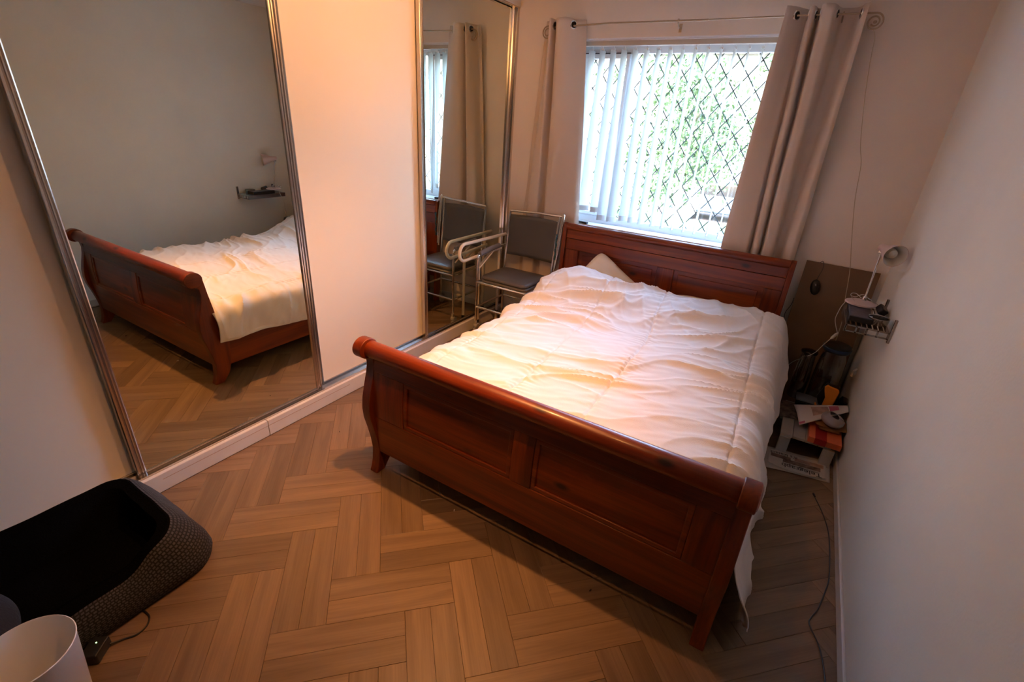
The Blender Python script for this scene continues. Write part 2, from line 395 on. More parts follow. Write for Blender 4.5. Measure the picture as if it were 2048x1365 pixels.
build(MB().box(-.11, -.006, -.030, -.001, .1, 2.56), 'jamb', 'track', wd, bevel=.002)

# ------------------------------------------------------------------ window
win = struct(MB(), 'window_1', 'upvc') if False else None
FY0, FY1 = .125, .185
fr = MB().box(OX0, OX1, FY0, FY1, 2.262, OZ1).box(OX0, OX1, FY0, FY1, OZ0, 1.062).box(OX0, OX0+.035, FY0, FY1, 1.062, 2.262).box(OX1-.05, OX1, FY0, FY1, 1.062, 2.262).box(.912, .958, FY0, FY1, 1.062, 2.262)
wn = struct(fr, 'window_1', 'upvc', origin=(1.3, .15, 1.0), bevel=.004)
wn['kind'] = 'structure'
ca = MB().box(.545, .905, FY0-.012, FY1-.012, 2.228, 2.260).box(.545, .905, FY0-.012, FY1-.012, 1.066, 1.105).box(.545, .572, FY0-.012, FY1-.012, 1.105, 2.228).box(.880, .905, FY0-.012, FY1-.012, 1.105, 2.228)
cs = build(ca, 'casement_frame', 'upvc', wn, bevel=.003)
build(MB().box(.542, .905, FY0-.0125, FY0-.002, 2.2605, 2.2665), 'rubber_seal', 'black', wn, label='thin black seal above the opening casement')
build(MB().box(.570, .882, .150, .154, 1.10, 2.23), 'pane', 'glass', wn)
build(MB().box(.956, OX1-.048, .150, .154, 1.06, 2.264), 'pane', 'glass', wn)
def lattice(x0, x1, z0, z1, px, pz, parent):
    dx, dz = .1425/2, .187/2
    k_ = dz/dx
    for sgn in (1, -1):
        for i in range(-40, 60):
            # line through (px + i*2dx, pz) slope sgn*k
            bx = px + i*2*dx; pts = []
            ta = [(x0, pz+sgn*k_*(x0-bx)), (x1, pz+sgn*k_*(x1-bx))]
            seg = clipseg(ta, x0, x1, z0, z1)
            if not seg: continue
            (ax, az), (bx2, bz) = seg
            if math.hypot(ax-bx2, az-bz) < .01: continue
            d = Vector((bx2-ax, 0, bz-az)).normalized(); nrm = Vector((-d.z, 0, d.x))*.0036
            mb = MB(); y = .1485
            P = [Vector((ax, y, az)), Vector((bx2, y, bz))]
            mb.add([P[0]+nrm, P[0]-nrm, P[1]-nrm, P[1]+nrm, P[0]+nrm*.5+Vector((0, -.0018, 0)), P[0]-nrm*.5+Vector((0, -.0018, 0)), P[1]-nrm*.5+Vector((0, -.0018, 0)), P[1]+nrm*.5+Vector((0, -.0018, 0))],
                   [(4, 5, 6, 7), (0, 4, 7, 3), (1, 2, 6, 5), (0, 1, 5, 4), (3, 7, 6, 2), (0, 3, 2, 1)])
            build(mb, 'lead_strip', 'lead', parent)
def clipseg(s_, x0, x1, z0, z1):
    (ax, az), (bx, bz) = s_; t0, t1 = 0, 1
    d = bz-az
    if abs(d) < 1e-9: return None
    for lo, hi in ((z0, z1),):
        a = (lo-az)/d; b_ = (hi-az)/d
        if a > b_: a, b_ = b_, a
        t0 = max(t0, a); t1 = min(t1, b_)
    if t0 >= t1: return None
    return [(ax+(bx-ax)*t0, az+d*t0), (ax+(bx-ax)*t1, az+d*t1)]
lattice(.957, OX1-.05, 1.062, 2.262, 1.526, 2.222, wn)
lattice(.572, .880, 1.105, 2.228, .619, 2.029, wn)
build(MB().box(OX0, OX1, -.024, .124, OZ0-.002, 1.006), 'sill', 'upvc', wn, bevel=.004)
build(MB().box(OX0, OX0+.006, .0, .125, 1.006, OZ1).box(OX1-.006, OX1, 0, .125, 1.006, OZ1).box(OX0+.006, OX1-.006, 0, .125, OZ1-.006, OZ1), 'reveal', 'upvc', wn, label='white window reveal lining')
build(MB().box(.70, .716, .095, .112, 1.085, 1.10).box(.70, .80, .088, .096, 1.086, 1.098), 'handle', 'upvc', wn, bevel=.002)

# ------------------------------------------------------------------ vertical blind
vb = empty('vertical_blind', (1.25, .05, 2.33), 'white vertical slat blind twisted at the bottom left, hanging in the window', 'blind')
hr = MB().box(.508, 2.11, .028, .072, 2.300, 2.337)
build(hr, 'headrail', plain('cream_headrail', (.55, .50, .42), .45), vb, bevel=.003)
build(MB().box(.508, 2.11, .020, .026, 2.330, 2.338), 'rail_lip', 'upvc', vb)
xs = [.623+i*.0845 for i in range(18)]
for i, x in enumerate(xs):
    if i > 17: break
    zt = 2.275; zb = 1.075 + (.030 if i < 3 else 0) - .004*i*.4; zb = max(zb, 1.022)
    if i in (3, 4): zb = 1.045
    a0_ = lerp(-9, 3, (x-.62)/1.28)
    rows = []; dtw = -50*ss(1.50, .75, x)
    wob = random.uniform(-4, 4); shx = random.uniform(-.006, .006) + (.02 if i in (2, 5) else 0)
    for j in range(25):
        t = j/24; a = R(a0_ + wob*.4 + dtw*ss(.05, 1, t)); wd_ = .089
        z = lerp(zt, zb, t); cx_ = x + shx*t; cy_ = .052
        row = []
        for k in range(5):
            s_ = (k/4-.5)*wd_; cur = .0035*(1-(2*k/4-1)**2)
            row.append((cx_ - math.sin(a)*s_ + math.cos(a)*cur, cy_ + math.cos(a)*s_*.98 + math.sin(a)*cur, z))
        rows.append(row)
    sl_ = build(MB().grid(rows), 'slat', 'blind', vb, smooth=True)
    # hem pocket with weight (denser strip) and hanger
    a = R(a0_+wob*.4+dtw); hem = []
    for zz in (zb+.042, zb):
        hem.append([(x+shx - math.sin(a)*s2*.044 + math.cos(a)*.0035*(1-s2*s2) + math.cos(a)*.0012, .052+math.cos(a)*s2*.043 + math.sin(a)*.0035*(1-s2*s2), zz) for s2 in (-1, -.5, 0, .5, 1)])
    build(MB().grid(hem), 'weight', plain('blind_weight', (.55, .55, .53), .7) if i == 0 else bpy.data.materials['blind_weight'], sl_, solid=.003, label='opaque weighted hem')
    build(MB().box(x-.010, x+.010, .046, .058, 2.272, 2.285).box(x-.0025, x+.0025, .049, .055, 2.285, 2.301), 'hanger', 'upvc', sl_)
# bead chain linking the hems, and operating cord
build(MB().tube([(x, .052-.035, 1.05-.012*math.sin((x-.62)/.0845*PI)**2) for x in [.62+i*.0211 for i in range(64)]], .0012, 5), 'bead_chain', 'upvc', vb)
build(MB().tube([(.535, .02, 2.30), (.535, .018, 2.0), (.538, .016, 1.92), (.532, .016, 1.9)], .0018, 6), 'cord', 'lead', vb)
build(MB().tube([(.545, .02, 2.30), (.546, .018, 2.05), (.547, .016, 1.35)], .0013, 6), 'cord', 'upvc', vb)

# ------------------------------------------------------------------ curtains
rodz, rody = 2.42, -.085
rod = empty('curtain_rod', (1.27, rody, rodz), 'thin brass curtain rod with curled scroll ends above the window', 'curtain rod')
build(MB().tube([(.33, rody, rodz-.012), (.8, rody, rodz), (1.46, rody, rodz-.003)], .0062, 12), 'rod', 'rod', rod, smooth=True)
build(MB().tube([(1.45, rody, rodz-.003), (2.0, rody, rodz), (2.33, rody, rodz-.002)], .0048, 12), 'rod', 'rod', rod, smooth=True)
def scroll(x0, sgn):
    pts = [(x0, rody, rodz-.002)]
    for i in range(40):
        a = i/39*PI*3.3; r = .043*(1-.62*i/39)
        pts.append((x0+sgn*(.030+r*math.sin(a)), rody, rodz-.045+r*math.cos(a)))
    return pts
build(MB().tube(scroll(2.33, 1), .0048, 8), 'scroll_finial', 'rod', rod, smooth=True)
build(MB().lathe([(0, -.009), (.008, -.006), (.010, 0), (.008, .006), (0, .009)], (2.363, rody, rodz-.045), n=12), 'finial_ball', 'rod', rod, smooth=True)
build(MB().tube(scroll(.33, -1), .0048, 8), 'scroll_finial', 'rod', rod, smooth=True)
for bx in (1.27, 2.20, .345):
    build(MB().box(bx-.009, bx+.009, -.006, 0, rodz-.055, rodz-.005).tube([(bx, 0, rodz-.03), (bx, -.05, rodz-.028), (bx, rody, rodz-.012)], .0045, 8).tube([(bx-.004, rody, rodz), (bx+.004, rody, rodz)], .0105, 12), 'bracket', 'rod', rod, smooth=True)
def curtain(name, top, bot, zt, zb, zmid, label, eyes, group=None):
    n = 9
    T = smoothpath([(x, y, 0) for x, y in top], n); B = smoothpath([(x, y, 0) for x, y in bot], n)
    rows = []
    for j in range(61):
        t = j/60; z = lerp(zt, zb, t); q = min(1, (zt-z)/(zt-zmid)); q = q**.85
        row = []
        for k in range(len(T)):
            p = T[k].lerp(B[k], q)
            wv = .006*noise.noise(Vector((p.x*9, z*2.2, 3.1)))*min(1, t*6)
            row.append((p.x+wv, p.y+wv*.5, z + .012*noise.noise(Vector((p.x*14, 0, 7)))*(1 if j == 0 else 0)))
        rows.append(row)
    root = empty(name, (top[len(top)//2][0], -.06, zb), label, 'curtain', group)
    build(MB().grid(rows), 'cloth', 'curtain', root, smooth=True, solid=.0025)
    cross = []
    qr = ((zt-rodz)/(zt-zmid))**.85; TT = [T[k].lerp(B[k], qr) for k in range(len(T))]
    for a_, b2 in zip(TT, TT[1:]):
        if (a_.y-rody)*(b2.y-rody) < 0:
            tt = (rody-a_.y)/(b2.y-a_.y); d_ = b2-a_; cross.append((lerp(a_.x, b2.x, tt), rody, math.atan2(-d_.x, d_.y)))
    for (ex, ey, rot) in cross:
        tb = []
        for i in range(20):
            a = 2*PI*i/20; tb.append(Vector((0, .024*math.cos(a), .024*math.sin(a))))
        Rz = Matrix.Rotation(rot, 3, 'Z')
        e_ = MB().tube([Rz @ v + Vector((ex, ey, rodz)) for v in tb], .0055, 8, closed=True)
        build(e_, 'eyelet', 'chrome', root, smooth=True, label='chrome eyelet ring')
        nx = Rz @ Vector((.0045, 0, 0)); mb_ = MB(); R1 = [Rz @ (v*.84)+Vector((ex, ey, rodz)) for v in tb]
        mb_.add([p+nx for p in R1]+[p-nx for p in R1], [tuple(range(20)), tuple(range(20, 40))[::-1]]+[(i, (i+1) % 20, 20+(i+1) % 20, 20+i) for i in range(20)])
        build(mb_, 'eyelet_dark_disc', 'dark', root)  # solid dark disc, its black stands in for the shaded hole
    return root
curtain('curtain', [(.262, -.035), (.30, -.03), (.325, -.07), (.332, -.125), (.350, -.135), (.358, -.06), (.372, -.03), (.384, -.11), (.405, -.145), (.445, -.142), (.482, -.115), (.520, -.07), (.555, -.040), (.585, -.03)],
        [(.165, -.030), (.205, -.025), (.232, -.085), (.30, -.09), (.333, -.085), (.343, -.022), (.39, -.018), (.403, -.08), (.45, -.093), (.50, -.093), (.56, -.090), (.63, -.085), (.685, -.075), (.712, -.04)],
        2.458, .32, 1.0, 'taupe eyelet curtain on the left of the window, behind the grey chair', [(.505, -.125, R(72)), (.40, -.135, R(80)), (.338, -.09, R(20))])
curtain('curtain', [(1.905, -.150), (1.925, -.140), (1.95, -.105), (1.972, -.065), (1.99, -.045), (2.003, -.04), (2.018, -.04), (2.028, -.125), (2.05, -.13), (2.062, -.05), (2.078, -.045), (2.088, -.13), (2.12, -.145), (2.150, -.14), (2.170, -.07), (2.19, -.02), (2.25, -.015), (2.280, -.05), (2.29, -.105), (2.312, -.12)],
        [(1.862, -.060), (1.90, -.08), (1.95, -.088), (2.00, -.086), (2.035, -.078), (2.043, -.022), (2.056, -.020), (2.066, -.080), (2.10, -.086), (2.112, -.022), (2.124, -.020), (2.136, -.085), (2.175, -.090), (2.200, -.075), (2.208, -.022), (2.228, -.014), (2.254, -.018), (2.272, -.060), (2.31, -.082), (2.338, -.06)],
        2.460, .32, 1.05, 'taupe eyelet curtain on the right of the window, hanging behind the headboard', [(1.962, -.118, R(75)), (2.07, -.05, R(15)), (2.185, -.06, R(30)), (2.283, -.085, R(-12))])
# pull cord from the scroll end
cd_ = MB().tube(smoothpath([(2.362, -.085, 2.345), (2.385, -.08, 2.30), (2.402, -.08, 2.18), (2.437, -.08, 1.98), (2.49, -.08, 1.75), (2.527, -.08, 1.64), (2.559, -.08, 1.438), (2.615, -.08, 1.20), (2.664, -.08, 1.01), (2.698, -.08, .81), (2.725, -.08, .674), (2.733, -.08, .46)], 6), .0022, 6)
tag(build(cd_, 'hanging_cord', 'cordmat', origin=(2.36, -.085, 2.34), smooth=True), 'thin cream cord hanging from the right end of the curtain rod', 'cord')

# ------------------------------------------------------------------ bed
bed = empty('sleigh_bed', (1.55, -1.3, 0), 'red stained pine sleigh bed with rolled footboard and panelled headboard', 'bed')
XL, XR = .715, 2.405
postL = [(-2.425, 0), (-2.412, .03), (-2.402, .07), (-2.396, .14), (-2.405, .21), (-2.420, .28), (-2.438, .35), (-2.443, .41), (-2.436, .47), (-2.420, .53), (-2.402, .59), (-2.392, .64), (-2.396, .68), (-2.412, .695)]
roll = [(-2.415+.056*math.cos(a), .742+.050*math.sin(a)) for a in [R(d) for d in range(250, 0, -14)]] + [(-2.415+.056*math.cos(a), .742+.05*math.sin(a)) for a in [R(d) for d in (-12,)]]
inner = [(-2.356, .70), (-2.350, .645), (-2.341, .58), (-2.330, .50), (-2.312, .42), (-2.288, .36), (-2.276, .31), (-2.282, .20), (-2.300, .11), (-2.318, .06), (-2.350, .02), (-2.365, 0)]
post_poly = postL + roll + inner
for (a, b_) in ((XL-.025, XL+.028), (XR-.028, XR+.025)):
    p_ = build(MB().prism(post_poly, 'x', a, b_), 'end_post', 'cherry_z', bed, bevel=.004, seg=2, smooth=True)
    sgn = -1 if a < 1 else 1
    xo = a if sgn < 0 else b_
    build(MB().lathe([(.0, .004), (.040, .004), (.046, .0), (.046, -.006), (.038, -.010)], (xo, -2.413, .742), (sgn, 0, 0), 28), 'end_cap', 'cherry_y', p_, smooth=True)
def sy(z):   # outer face of the footboard sheet
    pts = [(.12, -2.392), (.2, -2.398), (.3, -2.408), (.4, -2.414), (.5, -2.410), (.6, -2.398), (.7, -2.385), (.76, -2.385)]
    for (a, ya), (b_, yb) in zip(pts, pts[1:]):
        if z <= b_: return lerp(ya, yb, (z-a)/(b_-a))
    return pts[-1][1]
def sheet(x0, x1, z0, z1, d0, th, n=8):
    f_ = [[(x, sy(z)+d0, z) for x in (x0, x1)] for z in [lerp(z0, z1, i/n) for i in range(n+1)]]
    g_ = [[(x, sy(z)+d0+th, z) for x in (x0, x1)] for z in [lerp(z0, z1, i/n) for i in range(n+1)]]
    mb = MB().grid(f_); k = len(mb.v); mb.grid(g_)
    n2 = n+1
    for i in range(n):
        mb.f += [(2*i, 2*i+2, k+2*i+2, k+2*i), (2*i+1, k+2*i+1, k+2*i+3, 2*i+3)]
    mb.f += [(0, k, k+1, 1), (2*n, 2*n+1, k+2*n+1, k+2*n)]
    return mb
x0, x1 = XL+.024, XR-.024
for nm, mb, ax in (('top_rail', sheet(x0, x1, .612, .735, 0, .03), 'x'), ('bottom_rail', sheet(x0, x1, .128, .362, 0, .03), 'x'), ('stile', sheet(x0, .935, .362, .612, 0, .03), 'z'),
                   ('stile', sheet(1.545, 1.645, .362, .612, 0, .03), 'z'), ('stile', sheet(2.268, x1, .362, .612, 0, .03), 'z')):
    build(mb, nm, 'cherry_'+ax, bed, bevel=.003, smooth=True)
for (a, b_) in ((.935, 1.545), (1.645, 2.268)):
    p_ = build(sheet(a-.003, b_+.003, .359, .615, .012, .012), 'footboard_panel', 'cherry_x', bed, smooth=True)
    fm = MB()
    for q in (sheet(a, b_, .590, .612, .003, .012, 2), sheet(a, b_, .362, .384, .003, .012, 2), sheet(a, a+.022, .362, .612, .003, .012), sheet(b_-.022, b_, .362, .612, .003, .012)): fm.add(q.v, q.f)
    build(fm, 'panel_moulding', 'cherry_x', p_, bevel=.004, smooth=True)
build(MB().tube([(x0-.002, -2.405, .738), (x1+.002, -2.405, .738)], .041, 32), 'rolled_top', 'cherry_x', bed, smooth=True, label='glossy rolled top of the footboard')
for (a, b_) in ((XL-.005, XL+.022), (XR-.022, XR+.005)):
    build(MB().box(a, b_, -2.32, -.19, .105, .305), 'side_rail', 'cherry_y', bed, bevel=.004)
# headboard
HB = -.128
hp = [(-.205, 0), (-.19, .05), (-.185, .2), (-.175, .35), (-.172, .55), (-.168, .75), (-.162, .90), (-.158, .97), (-.150, 1.005), (-.130, 1.020), (-.108, 1.012), (-.098, .99), (-.096, .93), (-.100, .6), (-.105, .3), (-.100, .1), (-.095, 0)]
for (a, b_) in ((.632, .665), (2.328, 2.361)):
    build(MB().prism(hp, 'x', a, b_), 'end_post', 'cherry_z', bed, bevel=.004, smooth=True)
hx0, hx1 = .665, 2.328
build(MB().tube([(hx0, HB-.004, .988), (hx1, HB-.004, .988)], .029, 24), 'headboard_top_rail', 'cherry_x', bed, smooth=True)
for nm, bx, mt_ in (('headboard_rail', (hx0, hx1, HB-.019, HB+.015, .895, .985), 'x'), ('headboard_rail', (hx0, hx1, HB-.016, HB+.012, .800, .892), 'x'), ('headboard_rail', (hx0, hx1, HB-.016, HB+.012, .25, .42), 'x'),
                    ('stile', (hx0, .785, HB-.016, HB+.012, .42, .80), 'z'), ('stile', (1.455, 1.585, HB-.016, HB+.012, .42, .80), 'z'), ('stile', (2.215, hx1, HB-.016, HB+.012, .42, .80), 'z')):
    build(MB().box(*bx), nm, 'cherry_'+mt_, bed, bevel=.004, smooth=True)
for (a, b_) in ((.785, 1.455), (1.585, 2.215)):
    build(MB().box(a-.002, b_+.002, HB-.001, HB+.010, .418, .802).box(a+.035, b_-.035, HB-.009, HB, .45, .768), 'headboard_panel', 'cherry_x', bed, bevel=.008, seg=2, smooth=True)
build(MB().box(.745, 2.375, -2.33, -.19, .24, .262), 'slat_base', 'mattress', bed)
mat_ = build(MB().box(.75, 2.37, -2.325, -.20, .262, .475), 'mattress', 'mattress', origin=(1.55, -1.3, .262), bevel=.04, seg=4, smooth=True)
tag(mat_, 'pale mattress on the bed, covered by the white duvet', 'mattress')

# duvet
def hump(x, y, cx, cy, rx, ry): return math.exp(-((x-cx)/rx)**2-((y-cy)/ry)**2)
def ztop(x, y):
    z = .545
    z += .135*ss(-1.02, -.42, y)*(1 - .30*ss(.95, .70, x))
    z += .055*hump(x, y, .95, -.42, .30, .22) + .020*hump(x, y, 2.05, -.42, .35, .2)
    z += .020*noise.noise(Vector((x*1.9, y*1.7, 4.2)))
    z -= .028*ss(-2.22, -2.345, y)
    z -= .045*hump(x, y, 1.55, -.75, .4, .22)
    return z
seams = [lambda y: .80-.03*(y+1.2), lambda y: 1.235-.065*(y+1.0), lambda y: 1.655-.06*(y+1.1)+.015*math.sin(y*4), lambda y: 2.27-.035*(y+1.1)]
def ridged(v): return (1-abs(noise.noise(v)))**5
def wrinkle(x, y, s_amt=1.0):
    h = 0
    for i, s in enumerate(seams):
        d = x - s(y); ad = abs(d)
        if ad < .30:
            h -= .011*math.exp(-(d/.007)**2)
            ph = y*150 + 6*noise.noise(Vector((x*4, y*5, i*7.7)))*2
            am = .5+.5*noise.noise(Vector((i*3.3, y*2.6, 1.0)))*2
            h += .0034*max(0, am)*math.exp(-(ad/.055)**1.5)*math.sin(ph)*min(1, ad/.006)
    u = x*.93+y*.36; v = -x*.36+y*.93
    wx = .15*noise.noise(Vector((x*2.2, y*2.2, 9)))
    am = ss(-.15, .5, noise.noise(Vector((x*1.3, y*1.3, 20))) + .15)
    h += .034*(ridged(Vector((u*1.3, v*5.2+wx*6, 1.5)))-.25)*(.35+am)
    h += .016*(ridged(Vector((u*2.8+3, v*11+wx*10, 5.5)))-.25)*(.25+am)
    h += .0045*noise.noise(Vector((u*8, v*26, 8.5)))
    # gather folds near the left edge, running across
    e = ss(1.15, .72, x); h += .012*e*math.sin(y*44+5*noise.noise(Vector((x*2, y*3, 2))))*(.4+.6*abs(noise.noise(Vector((y*2.5, 1, 1)))))
    h += .010*ss(-1.1, -.5, y)*(ridged(Vector((x*7+y*4, y*2.5, 3)))-.3)
    return h*s_amt
rows = []; NB, NA = 300, 330
y_f, y_h = -2.350, -.345
for j in range(NB+1):
    b_ = j/NB; y = lerp(y_f, y_h, b_)
    zl = .300 - .05*ss(-2.2, -1.5, y) + .012*noise.noise(Vector((y*3, 0, 5)))
    zl = lerp(zl, .34, ss(-.9, -.4, y))
    zr = lerp(.035, .05, ss(-2.2, -1.0, y)); zr = lerp(zr, .34, ss(-1.0, -.42, y))
    if y < -2.24: zr = lerp(zr, .12, ss(-2.24, -2.35, y))
    yh = 0
    key = [(.668, zl), (.664, lerp(zl, ztop(.70, y), .5)), (.676, ztop(.70, y)-.055), (.715, ztop(.72, y)-.016), (.80, ztop(.80, y))]
    for xx in [.95+.115*i for i in range(12)]: key.append((xx, ztop(xx, y)))
    # right side: shoulder and long hang
    zt_ = ztop(2.33, y)
    flare = .055*ss(-1.2, -2.0, y) + .02 + .016*math.sin(y*8.0+1.0) + .03*ss(-.9, -.5, y)
    key += [(2.335, zt_-.008), (2.40, zt_-.045), (2.437, zt_-.12), (2.448+flare*.3, lerp(zt_-.12, zr, .4)), (2.455+flare*.8, lerp(zt_-.12, zr, .75)), (2.452+flare, zr)]
    path = smoothpath([(x, 0, z) for x, z in key], 10)
    L_ = [0]
    for a, c in zip(path, path[1:]): L_.append(L_[-1]+(c-a).length)
    row = []; k = 0
    s_mid = next(L_[q_] for q_ in range(len(path)) if path[q_].x >= 1.55)
    for i in range(NA+1):
        s_ = L_[-1]*i/NA
        while k < len(L_)-2 and L_[k+1] < s_: k += 1
        t = (s_-L_[k])/max(1e-9, L_[k+1]-L_[k]); p = path[k].lerp(path[k+1], t)
        d = (path[k+1]-path[k]).normalized(); nrm = Vector((-d.z, 0, d.x))
        xs_ = 1.55 + (s_ - s_mid)*.985
        wv = wrinkle(xs_, y, 1-.35*ss(2.36, 2.5, xs_))
        if p.x < 1: wv += .011*math.sin(y*13+2.5*noise.noise(Vector((y*2, p.z*4, 6))))*ss(.55, .36, p.z)
        else: wv += .013*math.sin(y*15+p.z*3)*ss(.5, .2, p.z)
        if i < 3 or i > NA-3: wv *= .5
        yy = y
        # hem at the head end is not straight
        yy += (.035*noise.noise(Vector((p.x*2.5, 3, 3))) + .06*hump(p.x, 0, 1.9, 0, .35, 1) - .02)*ss(-.7, -.345, y)
        if p.x > 2.40: yy -= .05*ss(-.7, -.35, y)*ss(.5, .25, p.z)
        q = p + nrm*wv
        row.append((q.x, yy, max(q.z, .012)))
    rows.append(row)
# thickness turned under at the head edge
for k_, (dy, dz) in enumerate(((.010, -.012), (.008, -.030), (-.01, -.04))):
    last = rows[NB]; rows.append([(x, y+dy, max(z+dz, .01)) for (x, y, z) in last])
dv = build(MB().grid(rows), 'duvet', 'duvet', origin=(1.55, -1.3, .5), smooth=True, solid=.004)
tag(dv, 'crumpled white duvet with stitched seams spread over the sleigh bed', 'duvet')
# pillows
def pillow(name, c, sx, sy_, sz, rot, label, mat='pillow'):
    rows_t, rows_b = [], []; n = 28
    Mx = Euler(rot).to_matrix(); c = Vector(c); mb = MB()
    for sgn in (1, -1):
        rws = []
        for i in range(n+1):
            u = i/n*2-1; rw = []
            for j in range(n+1):
                v = j/n*2-1
                pin = 1 - .10*(1-abs(v)**2)*0
                ex = 1-.07*(1-v*v)*abs(u)**3; ey = 1-.07*(1-u*u)*abs(v)**3
                h = max(0, (1-u**4))**.5*max(0, (1-v**4))**.5
                wv = .012*noise.noise(Vector((u*2.5, v*2.5, sgn*3+sx)))*h
                kc = 1-.13*(u*u*v*v)**2; rw.append(Mx @ Vector((u*sx/2*ex*kc, v*sy_/2*ey*kc, sgn*sz/2*h + wv)) + c)
            rws.append(rw)
        mb.grid(rws)
    return tag(build(mb, name, mat, origin=tuple(c), smooth=True), label, 'pillow')
pillow('pillow', (1.105, -.275, .580), .50, .42, .13, (R(58), R(33), R(0)), 'cream pillow with one corner up against the headboard, left side of bed')
pillow('pillow', (1.985, -.325, .548), .82, .44, .15, (R(12), 0, R(1)), 'cream pillow half hidden under the duvet on the right of the bed')

# ------------------------------------------------------------------ commode chair
chair = empty('commode_chair', (.33, -.38, 0), 'grey vinyl chrome framed wheeled chair between bed and mirror', 'chair')
r_ = .0105
def T(pts, name, mat='chrome', parent=chair, r=r_, n=12, label=None, sm=True):
    return build(MB().tube(pts, r, n), name, mat, parent, smooth=True, label=label)
lfl = T(smoothpath([(.083, -.607, .125), (.083, -.605, .40), (.083, -.602, .66), (.083, -.590, .700), (.083, -.56, .715), (.083, -.30, .735), (.083, -.19, .74)], 6), 'leg')
lfr = T([(.562, -.607, .125), (.562, -.605, .495)], 'leg')
lrl = T(smoothpath([(.088, -.185, .125), (.088, -.18, .5), (.088, -.155, .75), (.088, -.118, 1.035)], 6), 'leg')
lrr = T(smoothpath([(.570, -.185, .125), (.570, -.18, .5), (.570, -.155, .75), (.570, -.118, 1.050)], 6), 'leg')
T([(.088, -.118, 1.035), (.33, -.112, 1.045), (.590, -.112, 1.052)], 'back_bar')
T([(.083, -.607, .487), (.562, -.607, .487)], 'seat_bar')
T([(.083, -.607, .262), (.562, -.607, .262)], 'lower_bar')
T([(.085, -.60, .487), (.088, -.18, .487)], 'seat_bar'); T([(.562, -.60, .487), (.570, -.18, .487)], 'seat_bar')
T([(.085, -.60, .262), (.088, -.18, .262)], 'lower_bar'); T([(.562, -.60, .262), (.570, -.18, .262)], 'lower_bar'); T([(.088, -.183, .262), (.570, -.183, .262)], 'lower_bar')
T([(.083, -.58, .60), (.083, -.36, .715)], 'arm_brace', 'creamtube', r=.006)
T(smoothpath([(.083, -.575, .722), (.083, -.45, .738), (.083, -.28, .750)], 4), 'arm_pad', 'foam', r=.021, label='grey foam arm pad')
# right arm swung up beside the back
T(smoothpath([(.596, -.185, .60), (.598, -.16, .80), (.600, -.135, 1.0), (.604, -.115, 1.065), (.612, -.12, 1.06), (.616, -.14, .98), (.612, -.17, .80), (.604, -.19, .62)], 6), 'folded_arm', 'chrome', r=.0085, label='chrome arm folded up beside the backrest')
st_ = MB()
seat_prof = []
def rrect(x0, x1, y0, y1, r, n=5):
    out = []
    for (cx_, cy_, a0) in ((x1-r, y1-r, 0), (x0+r, y1-r, 90), (x0+r, y0+r, 180), (x1-r, y0+r, 270)):
        for i in range(n+1): a = R(a0+90*i/n); out.append((cx_+r*math.cos(a), cy_+r*math.sin(a)))
    return out
def cushion(x0, x1, y0, y1, z0, z1, r=.05, dome=.01):
    mb = MB(); lv = [(z0, -.006), (z0+.006, 0), (z1-.016, 0), (z1-.005, -.006), (z1, -.018), (z1+dome*.6, -.07), (z1+dome, -.14)]
    base = rrect(x0, x1, y0, y1, r); n = len(base); cx_, cy_ = (x0+x1)/2, (y0+y1)/2
    for (z, ins) in lv:
        pts = []
        for (x, y) in base:
            fx = 1+ins/((x1-x0)/2); fy = 1+ins/((y1-y0)/2); pts.append((cx_+(x-cx_)*fx, cy_+(y-cy_)*fy, z))
        mb.v += [Vector(p) for p in pts]
    for k in range(len(lv)-1): mb.f += [(k*n+i, k*n+(i+1) % n, (k+1)*n+(i+1) % n, (k+1)*n+i) for i in range(n)]
    mb.f += [tuple(range(n))[::-1], tuple(range((len(lv)-1)*n, len(lv)*n))]
    return mb
build(cushion(.108, .558, -.605, -.205, .499, .520, dome=.0), 'seat_base', 'vinyl', chair, smooth=True)
build(cushion(.110, .556, -.603, -.205, .522, .552), 'seat', 'vinyl', chair, smooth=True, label='padded grey vinyl seat')
bk = []
for i in range(13):
    t = i/12; z = lerp(.655, 1.005, t); yb = lerp(-.165, -.125, t); rw = []
    for j in range(13):
        u = j/12*2-1; rw.append((lerp(.092, .566, j/12), yb+.022*(1-u*u)+.004*noise.noise(Vector((u*2, z*6, 0))), z + .006*(1-u*u)*(1 if i == 12 else 0)))
    bk.append(rw)
build(MB().grid(bk), 'backrest', 'vinyl', chair, smooth=True, solid=.014, label='stretched grey vinyl backrest')
for (x, y) in ((.083, -.607), (.562, -.607), (.088, -.185), (.570, -.185)):
    cst = build(MB().lathe([(0, .13), (.012, .13), (.013, .10), (.020, .095), (.022, .075), (.0, .073)], (x, y, 0), n=16), 'caster', 'rubber', chair, smooth=True)
    build(MB().lathe([(.0, -.011), (.030, -.011), (.036, -.007), (.036, .007), (.030, .011), (0, .011)], (x-.004, y+.016, .0365), (1, 0, .0), 20), 'wheel', 'rubber', cst, smooth=True)
    build(MB().box(x-.020, x-.016, y-.012, y+.036, .03, .088).box(x+.010, x+.014, y-.012, y+.036, .03, .088).box(x-.02, x+.014, y-.012, y+.03, .084, .09), 'fork', 'rubber', cst, bevel=.002)
tg = MB()
gr = [[(.606+.003*math.sin(i*1.3)+(j-1.5)*.005, -.212+.004*math.sin(i*2+j), lerp(.92, .70, i/14)) for j in range(4)] for i in range(15)]
tag(build(tg.grid(gr), 'beaded_bag', 'teal', origin=(.604, -.21, .8), smooth=True, solid=.006), 'narrow teal glittery strip hanging beside the right of the chair back', 'bag')

